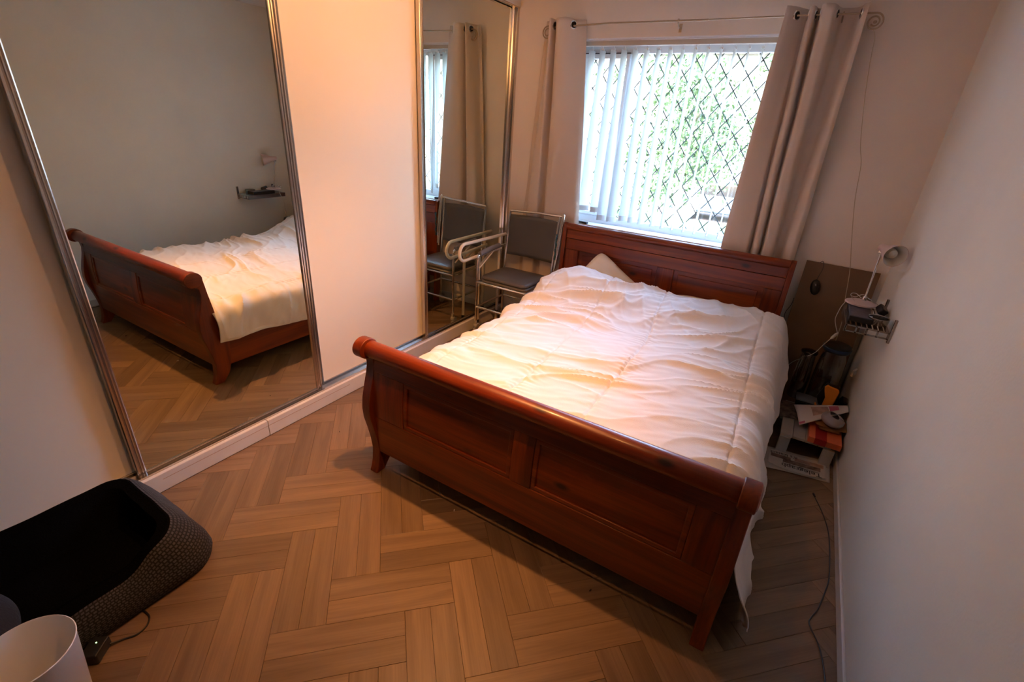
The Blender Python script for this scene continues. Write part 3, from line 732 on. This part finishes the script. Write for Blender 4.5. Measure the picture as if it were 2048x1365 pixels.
# cream coated grab frame by the mirror
gf = empty('grab_rail_frame', (.03, -.45, 0), 'cream tubular grab rail frame with rounded end, between chair and mirror', 'grab rail')
def T2(pts, name, r=.0125, mat='creamtube', label=None): return build(MB().tube(pts, r, 14), name, mat, gf, smooth=True, label=label)
arc = [(.022, -.705-.070*math.sin(a), .750+.070*math.cos(a)) for a in [PI*i/12 for i in range(13)]]
T2([(.035, -.10, .815), (.028, -.40, .818)] + arc + [(.028, -.40, .690), (.035, -.17, .700)], 'loop_rail', r=.0135)
T2([(.036, -.515, .10), (.034, -.512, .68)], 'leg'); T2([(.040, -.20, .10), (.036, -.20, .81)], 'leg')
T2([(.036, -.515, .60), (.036, -.35, .69)], 'brace', r=.007)
for y in (-.515, -.20):
    T2([(.037, y, .001), (.037, y, .07)], 'foot', r=.0135, mat='creamtube'); T2([(.037, y, .07), (.037, y, .10)], 'height_collar', r=.0145, mat='black')

# ------------------------------------------------------------------ wall shelf and what is on it
SX0, SX1, SY0, SY1, SZ = 2.665, W-.012, -.815, -.385, .865
sh = empty('wall_shelf', (2.85, -.6, SZ), 'small brushed steel slatted wall shelf on the right wall', 'shelf')
for y in (SY0+.010, SY1-.010):
    build(MB().box(W-.012, W, y-.010, y+.010, SZ-.055, SZ+.075), 'wall_plate', 'steel', sh, bevel=.002)
build(MB().box(SX0, SX1, SY0, SY0+.006, SZ-.004, SZ+.004).box(SX0, SX1, SY0, SY0+.006, SZ-.036, SZ-.028), 'end_rail', 'steel', sh, bevel=.001)
build(MB().box(SX0, SX1, SY1-.006, SY1, SZ-.004, SZ+.004).box(SX0, SX1, SY1-.006, SY1, SZ-.036, SZ-.028), 'end_rail', 'steel', sh, bevel=.001)
for i in range(5):
    x = lerp(SX0+.004, SX1-.004, i/4)
    for y in (SY0+.003, SY1-.003): build(MB().box(x-.004, x+.004, y-.003, y+.003, SZ-.036, SZ+.002), 'upright', 'steel', sh)
for i in range(8):
    x = lerp(SX0+.010, SX1-.012, i/7); build(MB().box(x-.0085, x+.0085, SY0+.006, SY1-.006, SZ-.003, SZ+.004), 'slat', 'steel', sh, bevel=.001)
build(MB().box(SX0-.003, SX0+.003, SY0, SY1, SZ-.036, SZ+.004), 'front_lip', 'steel', sh)
ZS = SZ+.0045
# lamp
lp = empty('desk_lamp', (2.745, -.46, ZS+.032), 'pale pink desk lamp with chrome arm, standing on the steel wall shelf', 'lamp')
zb_ = ZS+.033
build(MB().lathe([(0, 0), (.074, 0), (.078, .004), (.076, .010), (.060, .016), (.02, .020), (0, .021)], (2.735, -.47, zb_), n=36), 'base', 'pink', lp, smooth=True)
build(MB().lathe([(0, 0), (.013, 0), (.012, .020), (.006, .026), (0, .026)], (2.748, -.455, zb_+.02), n=16), 'arm_socket', 'chrome', lp, smooth=True)
hA = Vector((2.750, -.400, 1.200))
build(MB().tube([(2.748, -.455, zb_+.03), hA], .0055, 10), 'arm', 'chrome', lp, smooth=True)
ax_ = Vector((.404, -.905, -.12)).normalized(); hs = Vector((2.750, -.397, 1.224))
build(MB().lathe([(.0, -.022), (.014, -.022), (.021, -.014), (.022, .006), (.027, .030), (.042, .070), (.061, .128), (.0595, .128), (.0405, .070), (.0255, .030), (.019, .0)], hs, ax_, 32), 'shade', 'pink', lp, smooth=True, label='pale pink cone shade')
build(MB().lathe([(.0185, .002), (.0250, .0305), (.0400, .0705), (.0590, .1275)], hs, ax_, 32), 'shade_lining', 'cream_in', lp, smooth=True, label='off-white inside of the shade')
build(MB().lathe([(0, .0), (.012, .003), (.014, .03), (.024, .055), (.029, .078), (.023, .100), (.0, .110)], hs, ax_, 20), 'bulb', 'offbulb', lp, smooth=True, label='unlit opal bulb')
build(MB().tube([hA+Vector((-.012, .006, 0)), hA+Vector((.014, -.006, .004))], .010, 12), 'hinge', 'chrome', lp, smooth=True)
# cable with inline switch
cb_ = empty('lamp_cable', (2.66, -.44, ZS), 'thin white lamp cable with inline switch trailing off the shelf', 'cable')
build(MB().tube(smoothpath([(2.668, -.46, zb_+.006), (2.654, -.455, ZS-.005), (2.650, -.44, .82), (2.652, -.42, .76), (2.690, -.40, .675)], 6), .0022, 6), 'cable', 'whitecable', cb_, smooth=True)
build(MB().tube([(2.692, -.40, .680), (2.686, -.40, .668), (2.672, -.40, .640), (2.666, -.40, .630)], [.004, .009, .009, .004], 10), 'switch', 'whitecable', cb_, smooth=True)
build(MB().tube(smoothpath([(2.668, -.40, .635), (2.64, -.385, .57), (2.615, -.37, .505), (2.57, -.33, .44), (2.52, -.28, .37), (2.48, -.2, .25), (2.46, -.12, .1)], 6), .0022, 6), 'cable', 'whitecable', cb_, smooth=True)
tin = build(MB().box(2.675, 2.785, -.745, -.50, ZS, ZS+.030), 'photo_frame', 'black', origin=(2.73, -.62, ZS), bevel=.003)
tag(tin, 'flat dark box under the lamp base on the steel shelf', 'box')
build(MB().box(2.683, 2.777, -.738, -.505, ZS+.0302, ZS+.0312), 'lid_print', plain('dark_violet_print', (.05, .035, .05), .4, var=.6, vscale=30), tin)
at_ = build(MB().lathe([(0, .0), (.042, .0), (.047, .006), (.050, .038), (.0485, .040), (.045, .037), (.042, .010), (0, .008)], (2.810, -.700, ZS), n=32), 'ashtray', 'steel', origin=(2.81, -.70, ZS), smooth=True)
tag(at_, 'round steel bowl at the near end of the wall shelf', 'bowl')
build(MB().lathe([(0, .011), (.040, .012)], (2.810, -.700, ZS), n=24), 'lining', plain('dark_bowl_inside', (.02, .018, .014), .25), at_)
bk_ = build(MB().obox((2.838, -.515, ZS+.032), (.042, .068, .040), (R(18), R(28), R(20))), 'eyeglass_case', 'black', origin=(2.815, -.49, ZS), bevel=.008, seg=3, smooth=True)
tag(bk_, 'small angular black case behind the steel bowl on the shelf', 'case')
gz = MB(); 
for i in range(2): gz.tube([(2.700+i*.045+.019*math.cos(a), -.405+.012*math.sin(a), zb_+.030+.008*math.sin(a)) for a in [2*PI*k/16 for k in range(16)]], .0018, 6, closed=True)
gz.tube([(2.72, -.405, zb_+.032), (2.728, -.405, zb_+.034)], .0016, 6).tube([(2.764, -.402, zb_+.028), (2.79, -.44, zb_+.024), (2.812, -.50, zb_+.022)], .0016, 6)
gz.tube([(2.681, -.405, zb_+.024), (2.69, -.45, zb_+.022), (2.70, -.50, zb_+.018)], .0016, 6)
tag(build(gz, 'spectacles', 'chrome', origin=(2.74, -.43, zb_+.02), smooth=True), 'thin wire spectacles lying on the lamp base', 'spectacles')

# ------------------------------------------------------------------ board, mouse, cables in the corner
Mb = MB()
def bpnt(x, z): return lerp(-.135, -.018, z/1.01)
bd = MB().add([(2.415, bpnt(0, 0), 0.001), (2.838, bpnt(0, 0), 0.001), (2.838, -.018, 1.005), (2.415, -.018, 1.012), (2.415, bpnt(0, 0)+.01, 0.001), (2.838, bpnt(0, 0)+.01, 0.001), (2.838, -.008, 1.005), (2.415, -.008, 1.012)],
              [(0, 1, 2, 3), (7, 6, 5, 4), (0, 4, 5, 1), (3, 2, 6, 7), (0, 3, 7, 4), (1, 5, 6, 2)])
tag(build(bd, 'leaning_board', 'hardboard', origin=(2.62, -.07, 0), bevel=.001), 'brown hardboard sheet leaning in the corner beside the bed', 'board')
ms = empty('computer_mouse', (2.50, -.05, .86), 'black computer mouse dangling by its cable over the brown board', 'mouse')
body = MB(); rws = []
for i in range(15):
    t = i/14; zz = .90-.105*t; wd2 = .030*math.sin(PI*min(1, max(.0, t)))**.45; rw = []
    for j in range(11):
        a = PI*j/10; rw.append((2.507+.012*t - wd2*math.cos(a), -.036-(.9-zz)*.14-.004-.026*math.sin(PI*t)**.6*math.sin(a), zz))
    rws.append(rw)
build(body.grid(rws), 'mouse_body', 'black', ms, smooth=True, solid=.002)
build(MB().tube([(2.509, -.064, .872), (2.511, -.072, .862)], .006, 10), 'scroll_wheel', 'rubber', ms, smooth=True)
build(MB().tube(smoothpath([(2.507, -.046, .897), (2.512, -.038, .93), (2.520, -.030, .97), (2.517, -.026, 1.008), (2.505, -.012, 1.022), (2.49, -.006, 1.0)], 5), .0018, 6), 'cable', 'black', ms, smooth=True)
tag(build(MB().tube(smoothpath([(2.412, -.02, .74), (2.408, -.035, .69), (2.388, -.045, .63), (2.395, -.05, .56), (2.392, -.05, .50), (2.385, -.06, .40), (2.39, -.08, .2), (2.40, -.1, .01)], 6), .002, 6), 'black_cable', 'black', origin=(2.4, -.04, .7), smooth=True), 'thin black cable between the headboard and the brown board', 'cable')

# ------------------------------------------------------------------ pile at the right of the bed
stl = empty('low_stool', (2.69, -.73, 0), 'low grey white slatted stool on the floor under the magazines', 'stool')
for i in range(4):
    x = 2.548+i*.0675; build(MB().box(x, x+.0655, -.862, -.40, .118, .134), 'slat', 'greybox', stl, bevel=.002)
for (x, y) in ((2.550, -.872), (2.780, -.872), (2.550, -.43), (2.780, -.43)):
    build(MB().box(x, x+.058, y, y+.030, 0.0, .1175), 'leg', 'greybox', stl, bevel=.002)
# red folder box
rb = empty('striped_box', (2.78, -.77, .135), 'flat orange and dark red striped card box on the stool by the wall', 'box')
build(MB().box(2.690, 2.858, -.872, -.60, .1345, .172), 'box_body', 'orange', rb, bevel=.002)
build(MB().box(2.722, 2.782, -.8725, -.60, .1342, .1726), 'band', 'red', rb, label='wide dark red band')
# newspapers
def sheetpaper(name, corners, z, amp, mat, label, seed, origin, n=14, th=.0012):
    c = [Vector((*p, 0)) for p in corners]; rws = []
    for i in range(n+1):
        u = i/n; rw = []
        for j in range(n+1):
            v = j/n; p = c[0].lerp(c[1], u).lerp(c[3].lerp(c[2], u), v)
            hh = amp*max(0, noise.noise(Vector((p.x*6, p.y*6, seed))))*2 + amp*.6*max(0, (v-.75)*4)**2*abs(math.sin(u*5+seed))
            rw.append((p.x, p.y, z+hh))
        rws.append(rw)
    return build(MB().grid(rws), name, mat, origin=origin, smooth=True, solid=th)
tag(sheetpaper('newspaper', [(2.503, -1.088), (2.845, -1.018), (2.845, -.80), (2.497, -.855)], .003, .004, 'paper', '', 1.0, (2.67, -.95, .003)), 'folded newspaper lowest on the floor in front of the stool', 'newspaper')
npf = empty('newspaper', (2.67, -.93, .012), 'newspaper with upside-down headline, on top of the folded one on the floor', 'newspaper')
def nz(x, y): return .014 + .012*ss(-.99, -1.08, y)*abs(math.sin((x-2.5)*9)) + .004*math.sin(x*9)
rws = []
for i in range(25):
    u = i/24; rw = []
    for j in range(17):
        v = j/16; x = lerp(2.520, 2.822, u); y0_ = lerp(-1.035, -1.010, u) - .035*math.sin(PI*u); y1_ = lerp(-.875, -.835, u); y = lerp(y0_, y1_, v)
        rw.append((x, y, nz(x, y)))
    rws.append(rw)
build(MB().grid(rws), 'front_page', 'paper', npf, smooth=True, solid=.001)
def patch(x0, x1, y0, y1, mat, name, sk=.09, dz=.0012):
    rws = [[(x, y+(x-2.52)*sk, nz(x, y+(x-2.52)*sk)+dz) for y in [lerp(y0, y1, j/6) for j in range(7)]] for x in [lerp(x0, x1, i/10) for i in range(11)]]
    return build(MB().grid(rws), name, mat, npf, smooth=True)
patch(2.533, 2.640, -.955, -.918, 'paperpic', 'printed_picture'); patch(2.600, 2.795, -.985, -.945, 'paperpic', 'printed_picture'); patch(2.66, 2.81, -.943, -.905, 'magpic', 'printed_picture')
for k in range(5): patch(2.60, 2.79, -.9925-k*.0035+.0, -.9910-k*.0035, 'ink', 'print_line', dz=.0014)
def flat_text(body, size, x, y, ang, z):
    Mw = Matrix.Translation((x, y, z)) @ Matrix.Rotation(ang, 4, 'Z')
    return text_mesh('headline', body, size, 'ink', npf, Mw)
flat_text("Telegraph", .052, 2.800, -.988, R(180+5), .0200)
flat_text("it's blatant", .036, 2.672, -.893, R(180+6), .0200)
# old papers behind
tag(sheetpaper('newspaper', [(2.505, -.665), (2.70, -.64), (2.66, -.42), (2.495, -.43)], .137, .005, 'paperpic', '', 3.0, (2.6, -.55, .137)), 'dark printed newspaper at the left back of the stool', 'newspaper')
mg = empty('magazine', (2.70, -.6, .18), 'open white magazine with pink print lying over the striped box', 'magazine')
def mq(u, v):
    A, B, C_, D = Vector((2.632, -.790, .182)), Vector((2.868, -.600, .268)), Vector((2.866, -.505, .262)), Vector((2.590, -.545, .185))
    p = A.lerp(B, u).lerp(D.lerp(C_, u), v); p.z += .010*math.sin(PI*v)*(1-u*.4); return p
build(MB().grid([[mq(i/16, j/12) for j in range(13)] for i in range(17)]), 'cover', plain('magazine_page', (.62, .56, .52), .6), mg, smooth=True, solid=.004)
def mpatch(u0, u1, v0, v1, mat, nm):
    build(MB().grid([[mq(lerp(u0, u1, i/8), lerp(v0, v1, j/8))+Vector((0, 0, .0028)) for j in range(9)] for i in range(9)]), nm, mat, mg, smooth=True)
mpatch(.30, .62, .25, .80, 'magpic', 'cover_picture'); mpatch(.64, .82, .35, .85, 'pinkink', 'pink_print'); mpatch(.0, .12, .02, .10, 'pinkink', 'pink_print')
bg_ = []
for i in range(13):
    rw = []
    for j in range(17):
        a = 2*PI*j/16; u = i/12; rr = math.sin(PI*(.08+.84*u))**.6
        rw.append((2.795+.062*rr*math.cos(a)*(1+.12*noise.noise(Vector((a, u*3, 1)))), -.70+.085*rr*math.sin(a), .206+.060*u*(1-.15*math.cos(a))))
    bg_.append(rw)
tag(build(MB().grid(bg_), 'plastic_bag', 'bag', origin=(2.795, -.70, .175), smooth=True), 'crumpled grey plastic bag on the striped box beside the wall', 'bag')
tag(build(cushion(2.735, 2.85, -.755, -.62, .1735, .200, .02, .004), 'amber_packet', 'amber', origin=(2.79, -.69, .1735), smooth=True), 'amber brown packet under the grey plastic bag', 'packet')
# jars and jug
jr = empty('storage_jar', (2.728, -.31, .0), 'big clear storage jar with a dark blue lid, tallest thing in the corner pile', 'jar')
build(MB().lathe([(0, .002), (.062, .002), (.074, .015), (.078, .10), (.078, .40), (.074, .47), (.062, .515), (.063, .53)], (2.728, -.31, .0), n=32), 'jar_body', 'clear', jr, smooth=True)
build(MB().lathe([(0, .578), (.066, .576), (.076, .570), (.079, .540), (.072, .528), (.05, .526)], (2.728, -.31, 0), n=32), 'lid', 'black', jr, smooth=True)
build(MB().lathe([(.0785, .560), (.082, .557), (.082, .543), (.079, .539)], (2.728, -.31, 0), n=32), 'lid_ring', 'blue', jr, smooth=True, label='dark blue lid ring')
build(MB().lathe([(0, .02), (.066, .02), (.070, .1), (.070, .30), (0, .31)], (2.728, -.31, 0), n=24), 'contents', plain('dark_contents', (.035, .03, .028), .3, var=.9, vscale=22), jr, smooth=True)
tag(build(MB().obox((2.846, -.415, .455), (.012, .035, .05), (R(20), R(10), R(-30))), 'paper_tag', 'paper', origin=(2.846, -.415, .455), bevel=.001), 'small white paper tag stuck beside the blue lidded jar', 'tag')
jg = empty('glass_jug', (2.635, -.36, .135), 'clear jug with curved handle left of the blue lidded jar', 'jug')
build(MB().lathe([(0, .137), (.044, .137), (.050, .15), (.052, .30), (.046, .40), (.044, .455), (.050, .475)], (2.592, -.30, 0), n=28), 'jug_body', 'clear', jg, smooth=True)
build(MB().tube(smoothpath([(2.575, -.345, .46), (2.558, -.378, .455), (2.548, -.405, .41), (2.550, -.405, .34), (2.560, -.38, .285), (2.575, -.345, .27)], 6), .010, 10), 'handle', 'clear', jg, smooth=True)
build(MB().lathe([(.0, .49), (.030, .49), (.050, .482), (.050, .472)], (2.592, -.30, 0), n=24), 'lid', 'glossblack', jg, smooth=True)
tb = empty('food_tub', (2.66, -.49, .135), 'low clear tub with grey lid in front of the jug', 'tub')
build(MB().box(2.600, 2.720, -.468, -.368, .142, .190), 'tub_body', 'glossblack', tb, bevel=.012, seg=3, smooth=True)
build(MB().box(2.596, 2.724, -.472, -.364, .190, .202), 'lid', plain('grey_lid', (.14, .135, .13), .4), tb, bevel=.004, smooth=True)
# orange scraper brush / sponge stack
br_ = empty('dish_brush', (2.775, -.47, .14), 'orange yellow plastic scraper standing in front of the big jar', 'scraper')
prof = [(2.722, .335), (2.735, .352), (2.752, .345), (2.796, .338), (2.806, .326), (2.800, .25), (2.790, .17), (2.790, .145), (2.745, .145), (2.715, .168), (2.700, .205), (2.706, .212), (2.728, .180), (2.742, .19), (2.745, .26), (2.728, .31)]
build(MB().prism(prof, 'y', -.485, -.462), 'scraper_body', 'yellow', br_, bevel=.004, smooth=True)
build(MB().prism([(2.728, .36), (2.80, .352), (2.812, .30), (2.806, .17), (2.72, .20), (2.70, .25)], 'y', -.460, -.448), 'back_plate', 'black', br_, bevel=.003)
tag(build(MB().obox((2.838, -.445, .215), (.045, .075, .13), (R(8), R(12), 0)), 'black_box', 'glossblack', origin=(2.832, -.50, .15), bevel=.014, seg=3, smooth=True), 'black rounded pouch between the orange scraper and the wall', 'pouch')

# floor cable by the right wall
fc = [(2.776, -1.212, .004), (2.808, -1.31, .004), (2.834, -1.431, .004), (2.842, -1.569, .004), (2.838, -1.768, .004), (2.823, -1.86, .004), (2.798, -1.97, .004), (2.775, -2.03, .004), (2.770, -2.07, .004), (2.806, -2.158, .004), (2.824, -2.285, .004), (2.815, -2.40, .004), (2.80, -2.6, .004)]
fo = build(MB().tube(smoothpath(fc, 6), .0028, 8), 'floor_cable', 'black', origin=(2.8, -1.9, 0), smooth=True)
tag(fo, 'long thin black cable on the floor along the right wall', 'cable')
build(MB().tube([(2.774, -1.205, .006), (2.768, -1.185, .006), (2.766, -1.178, .006)], [.004, .0065, .005], 8), 'plug', 'black', fo, smooth=True)

# remote on the sill
rm = build(MB().obox((.725, -.006, 1.015), (.115, .030, .017), (0, 0, R(-6))), 'remote_control', 'black', origin=(.725, -.006, 1.006), bevel=.004, smooth=True)
tag(rm, 'small black remote control on the window sill above the headboard', 'remote control')
for i in range(3):
    build(MB().lathe([(0, .0105), (.004, .0105), (.0045, .008)], (.70+i*.024, -.004-i*.0025, 1.015), n=10), 'button', 'rubber', rm)

# ------------------------------------------------------------------ dog bed
db = empty('dog_bed', (.33, -3.75, 0), 'black plush dog bed with grey grid pattern outside, by the cream door', 'dog bed')
def ringpts(inset, n=120):
    x0, x1, y0, y1 = .035+inset, .605-inset, -4.32+inset, -3.140-inset; r = max(.03, .15-inset*.9); pts = []
    for (cx_, cy_, a0) in ((x1-r, y1-r, 0), (x0+r*.6, y1-r*.6, 90), (x0+r*.6, y0+r*.6, 180), (x1-r, y0+r, 270)):
        rr = r if a0 in (0, 270) else r*.6
        for i in range(13): a = R(a0+90*i/12); pts.append((cx_+rr*math.cos(a), cy_+rr*math.sin(a)))
    # resample
    out = []; L_ = [0]; m_ = len(pts)
    for i in range(m_): L_.append(L_[-1]+math.dist(pts[i], pts[(i+1) % m_]))
    k = 0
    for i in range(n):
        s_ = L_[-1]*i/n
        while L_[k+1] < s_: k += 1
        t = (s_-L_[k])/max(1e-9, L_[k+1]-L_[k]); a, b_ = pts[k], pts[(k+1) % m_]
        out.append((lerp(a[0], b_[0], t), lerp(a[1], b_[1], t)))
    return out, L_[-1]
def rimh(x, y):
    h = .235
    h -= .085*ss(.40, .58, x)*ss(-3.24, -3.46, y)   # front dips
    return h + .008*noise.noise(Vector((x*6, y*6, 0)))
def ring_surface(levels, n=120, uvmap=False):
    mb = MB(); uvs = []
    cum = 0; pv = None
    for (ins, frac, bul) in levels:
        pts, LL = ringpts(ins+bul, n)
        if pv is not None: cum += math.hypot(ins+bul-pv[0], (frac-pv[1])*.22)
        pv = (ins+bul, frac)
        for i, (x, y) in enumerate(pts + [pts[0]]):
            h = rimh(x, y); crease = .006*noise.noise(Vector((x*9, y*9, frac*3)))
            mb.v.append(Vector((x+crease, y+crease-.085*frac*ss(-3.65, -3.2, y), max(.002, h*frac)))); uvs.append((3.2*i/n, cum))
    m_ = n+1
    for k in range(len(levels)-1): mb.f += [(k*m_+i, k*m_+i+1, (k+1)*m_+i+1, (k+1)*m_+i) for i in range(n)]
    return mb, uvs
outer, uvs = ring_surface([(.022, .0, 0), (.006, .03, 0), (.0, .15, -.008), (0, .35, -.010), (.0, .6, -.006), (.006, .82, 0), (.018, .96, 0), (.030, 1.0, 0)])
oo = build(outer, 'outer_wall', 'gridcloth', db, smooth=True, label='dark cloth with small grey brick grid')
uvl = oo.data.uv_layers.new(name='UVMap')
for lp_ in oo.data.loops: uvl.data[lp_.index].uv = uvs[lp_.vertex_index]
inn, _ = ring_surface([(.029, 1.0, 0), (.036, 1.03, 0), (.075, .99, 0), (.110, .75, 0), (.14, .5, 0), (.16, .38, 0)])
build(inn, 'plush_lining', 'fur', db, smooth=True)
cr = []
for i in range(31):
    rw = []
    for j in range(51):
        u, v = i/30, j/50; x = lerp(.15, .50, u); y = lerp(-4.2, -3.29, v)
        rw.append((x, y, .075+.03*(math.sin(PI*u)*math.sin(PI*v))**.5+.012*noise.noise(Vector((x*7, y*7, 2)))))
    cr.append(rw)
build(MB().grid(cr), 'cushion', 'fur', db, smooth=True, solid=.01)
bl = []
for i in range(17):
    rw = []
    for j in range(21):
        a = PI*j/20; t = i/16; rw.append((lerp(.20, .54, t), -3.86-.12*math.cos(a)+.03*math.sin(t*4), .10+.115*math.sin(a)*(math.sin(PI*(.1+.8*t)))**.5+.01*noise.noise(Vector((t*4, a*2, 5)))))
    bl.append(rw)
tag(build(MB().grid(bl), 'rolled_blanket', plain('charcoal_blanket', (.022, .019, .022), 1.0, bump=.8, bscale=120), origin=(.37, -3.86, .1), smooth=True), 'charcoal folded blanket lying in the dog bed', 'blanket')

# bin, adapter, looped cable
bn = build(MB().lathe([(0, .004), (.080, .003), (.086, .006), (.0885, .02), (.1135, .296), (.116, .300), (.1135, .302), (.1105, .298), (.086, .022), (.080, .010), (0, .009)], (.762, -3.762, 0), n=56), 'waste_bin', 'bin', origin=(.762, -3.762, 0), smooth=True)
tag(bn, 'empty round white bin standing in front of the dog bed', 'bin')
ad = empty('power_adapter', (.64, -3.625, 0), 'black power adapter with a tiny light and looped cable beside the bin', 'adapter')
build(MB().obox((.648, -3.622, .022), (.055, .075, .042), (0, 0, R(40))), 'adapter_body', 'black', ad, bevel=.006, seg=2, smooth=True)
build(MB().lathe([(0, .0015), (.002, .001), (.0022, 0)], (.640, -3.612, .0435), n=8), 'indicator_light', 'led', ad)
build(MB().tube(smoothpath([(.652, -3.585, .012), (.665, -3.55, .005), (.682, -3.52, .004), (.676, -3.485, .004), (.645, -3.462, .004), (.600, -3.462, .006), (.57, -3.47, .012)], 7), .003, 8), 'cable', 'black', ad, smooth=True)
# crumbs on the floor
for (px, p, s_, mt_) in ((910, Vector((1.241, -2.397, 0)), .008, 'paper'), (1192, Vector((1.976, -2.424, 0)), .007, 'dark'), (675, Vector((.292, -2.292, 0)), .004, 'dark')):
    tag(build(MB().obox((p.x, p.y, .0022), (s_*1.6, s_*.6, .004), (0, 0, px)), 'crumb', mt_, origin=(p.x, p.y, 0)), {910: 'pale crumb on the floor near the footboard', 1192: 'dark crumb on the floor near the footboard', 675: 'tiny dark speck on the floor near the plinth'}[px], 'crumb')

# ------------------------------------------------------------------ ceiling lamp (just above the frame)
cl = empty('ceiling_spot_lamp', (1.28, -2.1, H), 'three-bulb white ceiling lamp above the foot of the bed', 'ceiling lamp')
build(MB().lathe([(0, 0), (.09, 0), (.09, -.02), (.07, -.03), (0, -.03)], (1.28, -2.1, H-.001), n=32), 'ceiling_plate', 'gloss', cl, smooth=True)
for (p, a) in zip(BULBS, AIMS):
    P = Vector(p); A = Vector(a).normalized(); bk0 = P - A*.10
    build(MB().tube([(1.28, -2.1, H-.03), (lerp(1.28, bk0.x, .5), lerp(-2.1, bk0.y, .5), H-.06), bk0], .008, 8), 'arm', 'chrome', cl, smooth=True)
    sh_ = build(MB().lathe([(0, -.10), (.02, -.10), (.030, -.085), (.040, -.05), (.046, -.03)], P, A, 24), 'spot_shade', 'gloss', cl, smooth=True)
    build(MB().lathe([(0, -.06), (.018, -.055), (.022, -.04), (.015, -.030), (0, -.0275)], P, A, 16), 'bulb', 'lit', sh_, smooth=True, label='lit warm bulb')

# ------------------------------------------------------------------ outside
GZ = -1.05
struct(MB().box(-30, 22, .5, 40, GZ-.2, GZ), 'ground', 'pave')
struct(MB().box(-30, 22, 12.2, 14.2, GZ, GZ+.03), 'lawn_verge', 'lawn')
def tree(x, y, h, cr_, n, seed, label, trunk_r=.12, zc=1.9, ry=1.3, rz=2.0):
    rnd = random.Random(seed)
    t = empty('garden_tree', (x, y, GZ), label, 'tree')
    pts = smoothpath([(x, y, GZ-.05), (x+.05, y, GZ+1.0), (x-.04, y+.05, GZ+2.0), (x+.1, y, GZ+h*.75), (x+.05, y, GZ+h)], 4)
    build(MB().tube(pts, [lerp(trunk_r, trunk_r*.3, i/(len(pts)-1)) for i in range(len(pts))], 10), 'trunk', 'bark', t, smooth=True)
    for k in range(5):
        a = k*1.3; z0 = GZ+1.6+k*.35
        build(MB().tube([(x, y, z0), (x+.6*cr_*math.cos(a), y+.6*ry*math.sin(a), z0+.7)], [trunk_r*.35, trunk_r*.1], 6), 'branch', 'bark', t, smooth=True)
    mb = MB(); cl_ = [(rnd.gauss(0, .42)*cr_, rnd.gauss(0, .4)*ry, rnd.gauss(0, .42)*rz) for _ in range(60)]
    for i in range(n):
        c = rnd.choice(cl_); p = Vector((x+c[0]+rnd.gauss(0, .22), y+c[1]+rnd.gauss(0, .22), zc+c[2]+rnd.gauss(0, .2)))
        if p.z < GZ+.5: continue
        e = Euler((rnd.uniform(0, 6), rnd.uniform(0, 6), rnd.uniform(0, 6))).to_matrix(); s_ = rnd.uniform(.035, .07)
        mb.add([p+e @ Vector(q)*s_ for q in ((-1, 0, 0), (0, -.55, .12), (1, 0, 0), (0, .55, .12))], [(0, 1, 2, 3)])
    o = build(mb, 'foliage', 'leaf', t); o['kind'] = 'stuff'
tree(-.35, 8.2, 4.6, 2.0, 7500, 3, 'leafy green tree with a grey trunk seen through the right window pane')
tree(-6.2, 10.2, 4.6, 2.2, 5000, 5, 'leafy tree seen behind the blind at the left of the window', zc=2.3)
tree(1.9, 10.5, 4.4, 1.5, 3000, 8, 'leafy tree at the right edge behind the curtain', zc=2.0)
nb = empty('neighbour_wall', (-3, 18, GZ), 'pale rendered house wall across the road', 'house')
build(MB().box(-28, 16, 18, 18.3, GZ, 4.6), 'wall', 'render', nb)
build(MB().prism([(17.6, 4.6), (21.0, 6.6), (21.0, 6.8), (17.5, 4.75)], 'x', -28.5, 16.5), 'roof', 'bark', nb)
cr_ = empty('parked_car', (.2, 13, GZ), 'pale blue parked car beyond the lawn, seen low in the right window pane', 'car')
cp = [(-1.9, .30), (-1.95, .62), (-1.75, .78), (-1.1, .86), (-.65, 1.30), (.65, 1.34), (1.15, .92), (1.75, .84), (1.95, .60), (1.95, .30)]
CX, CY, CZ0 = -.1, 15.2, GZ
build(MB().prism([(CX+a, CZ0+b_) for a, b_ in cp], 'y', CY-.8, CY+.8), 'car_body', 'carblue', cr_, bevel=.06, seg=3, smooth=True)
build(MB().prism([(CX-1.0, CZ0+.90), (CX-.60, CZ0+1.24), (CX+.60, CZ0+1.27), (CX+.98, CZ0+.92)], 'y', CY-.812, CY-.79), 'side_window', 'glossblack', cr_)
for dx in (-1.2, 1.2):
    for sy2 in (-.78, .78): build(MB().lathe([(0, -.1), (.26, -.1), (.30, -.06), (.30, .06), (.26, .1), (0, .1)], (CX+dx, CY+sy2, CZ0+.30), (0, 1, 0), 20), 'wheel', 'rubber', cr_, smooth=True)
# groups of repeated things
for pre, g in (('curtain', 'eyelet curtains at the window'), ('pillow', 'pillows at the head of the bed'), ('newspaper', 'newspapers beside the bed'), ('garden_tree', 'trees outside the window'), ('crumb', 'crumbs on the floor')):
    for o in bpy.data.objects:
        if o.parent is None and o.name.split('.')[0] == pre: o['group'] = g
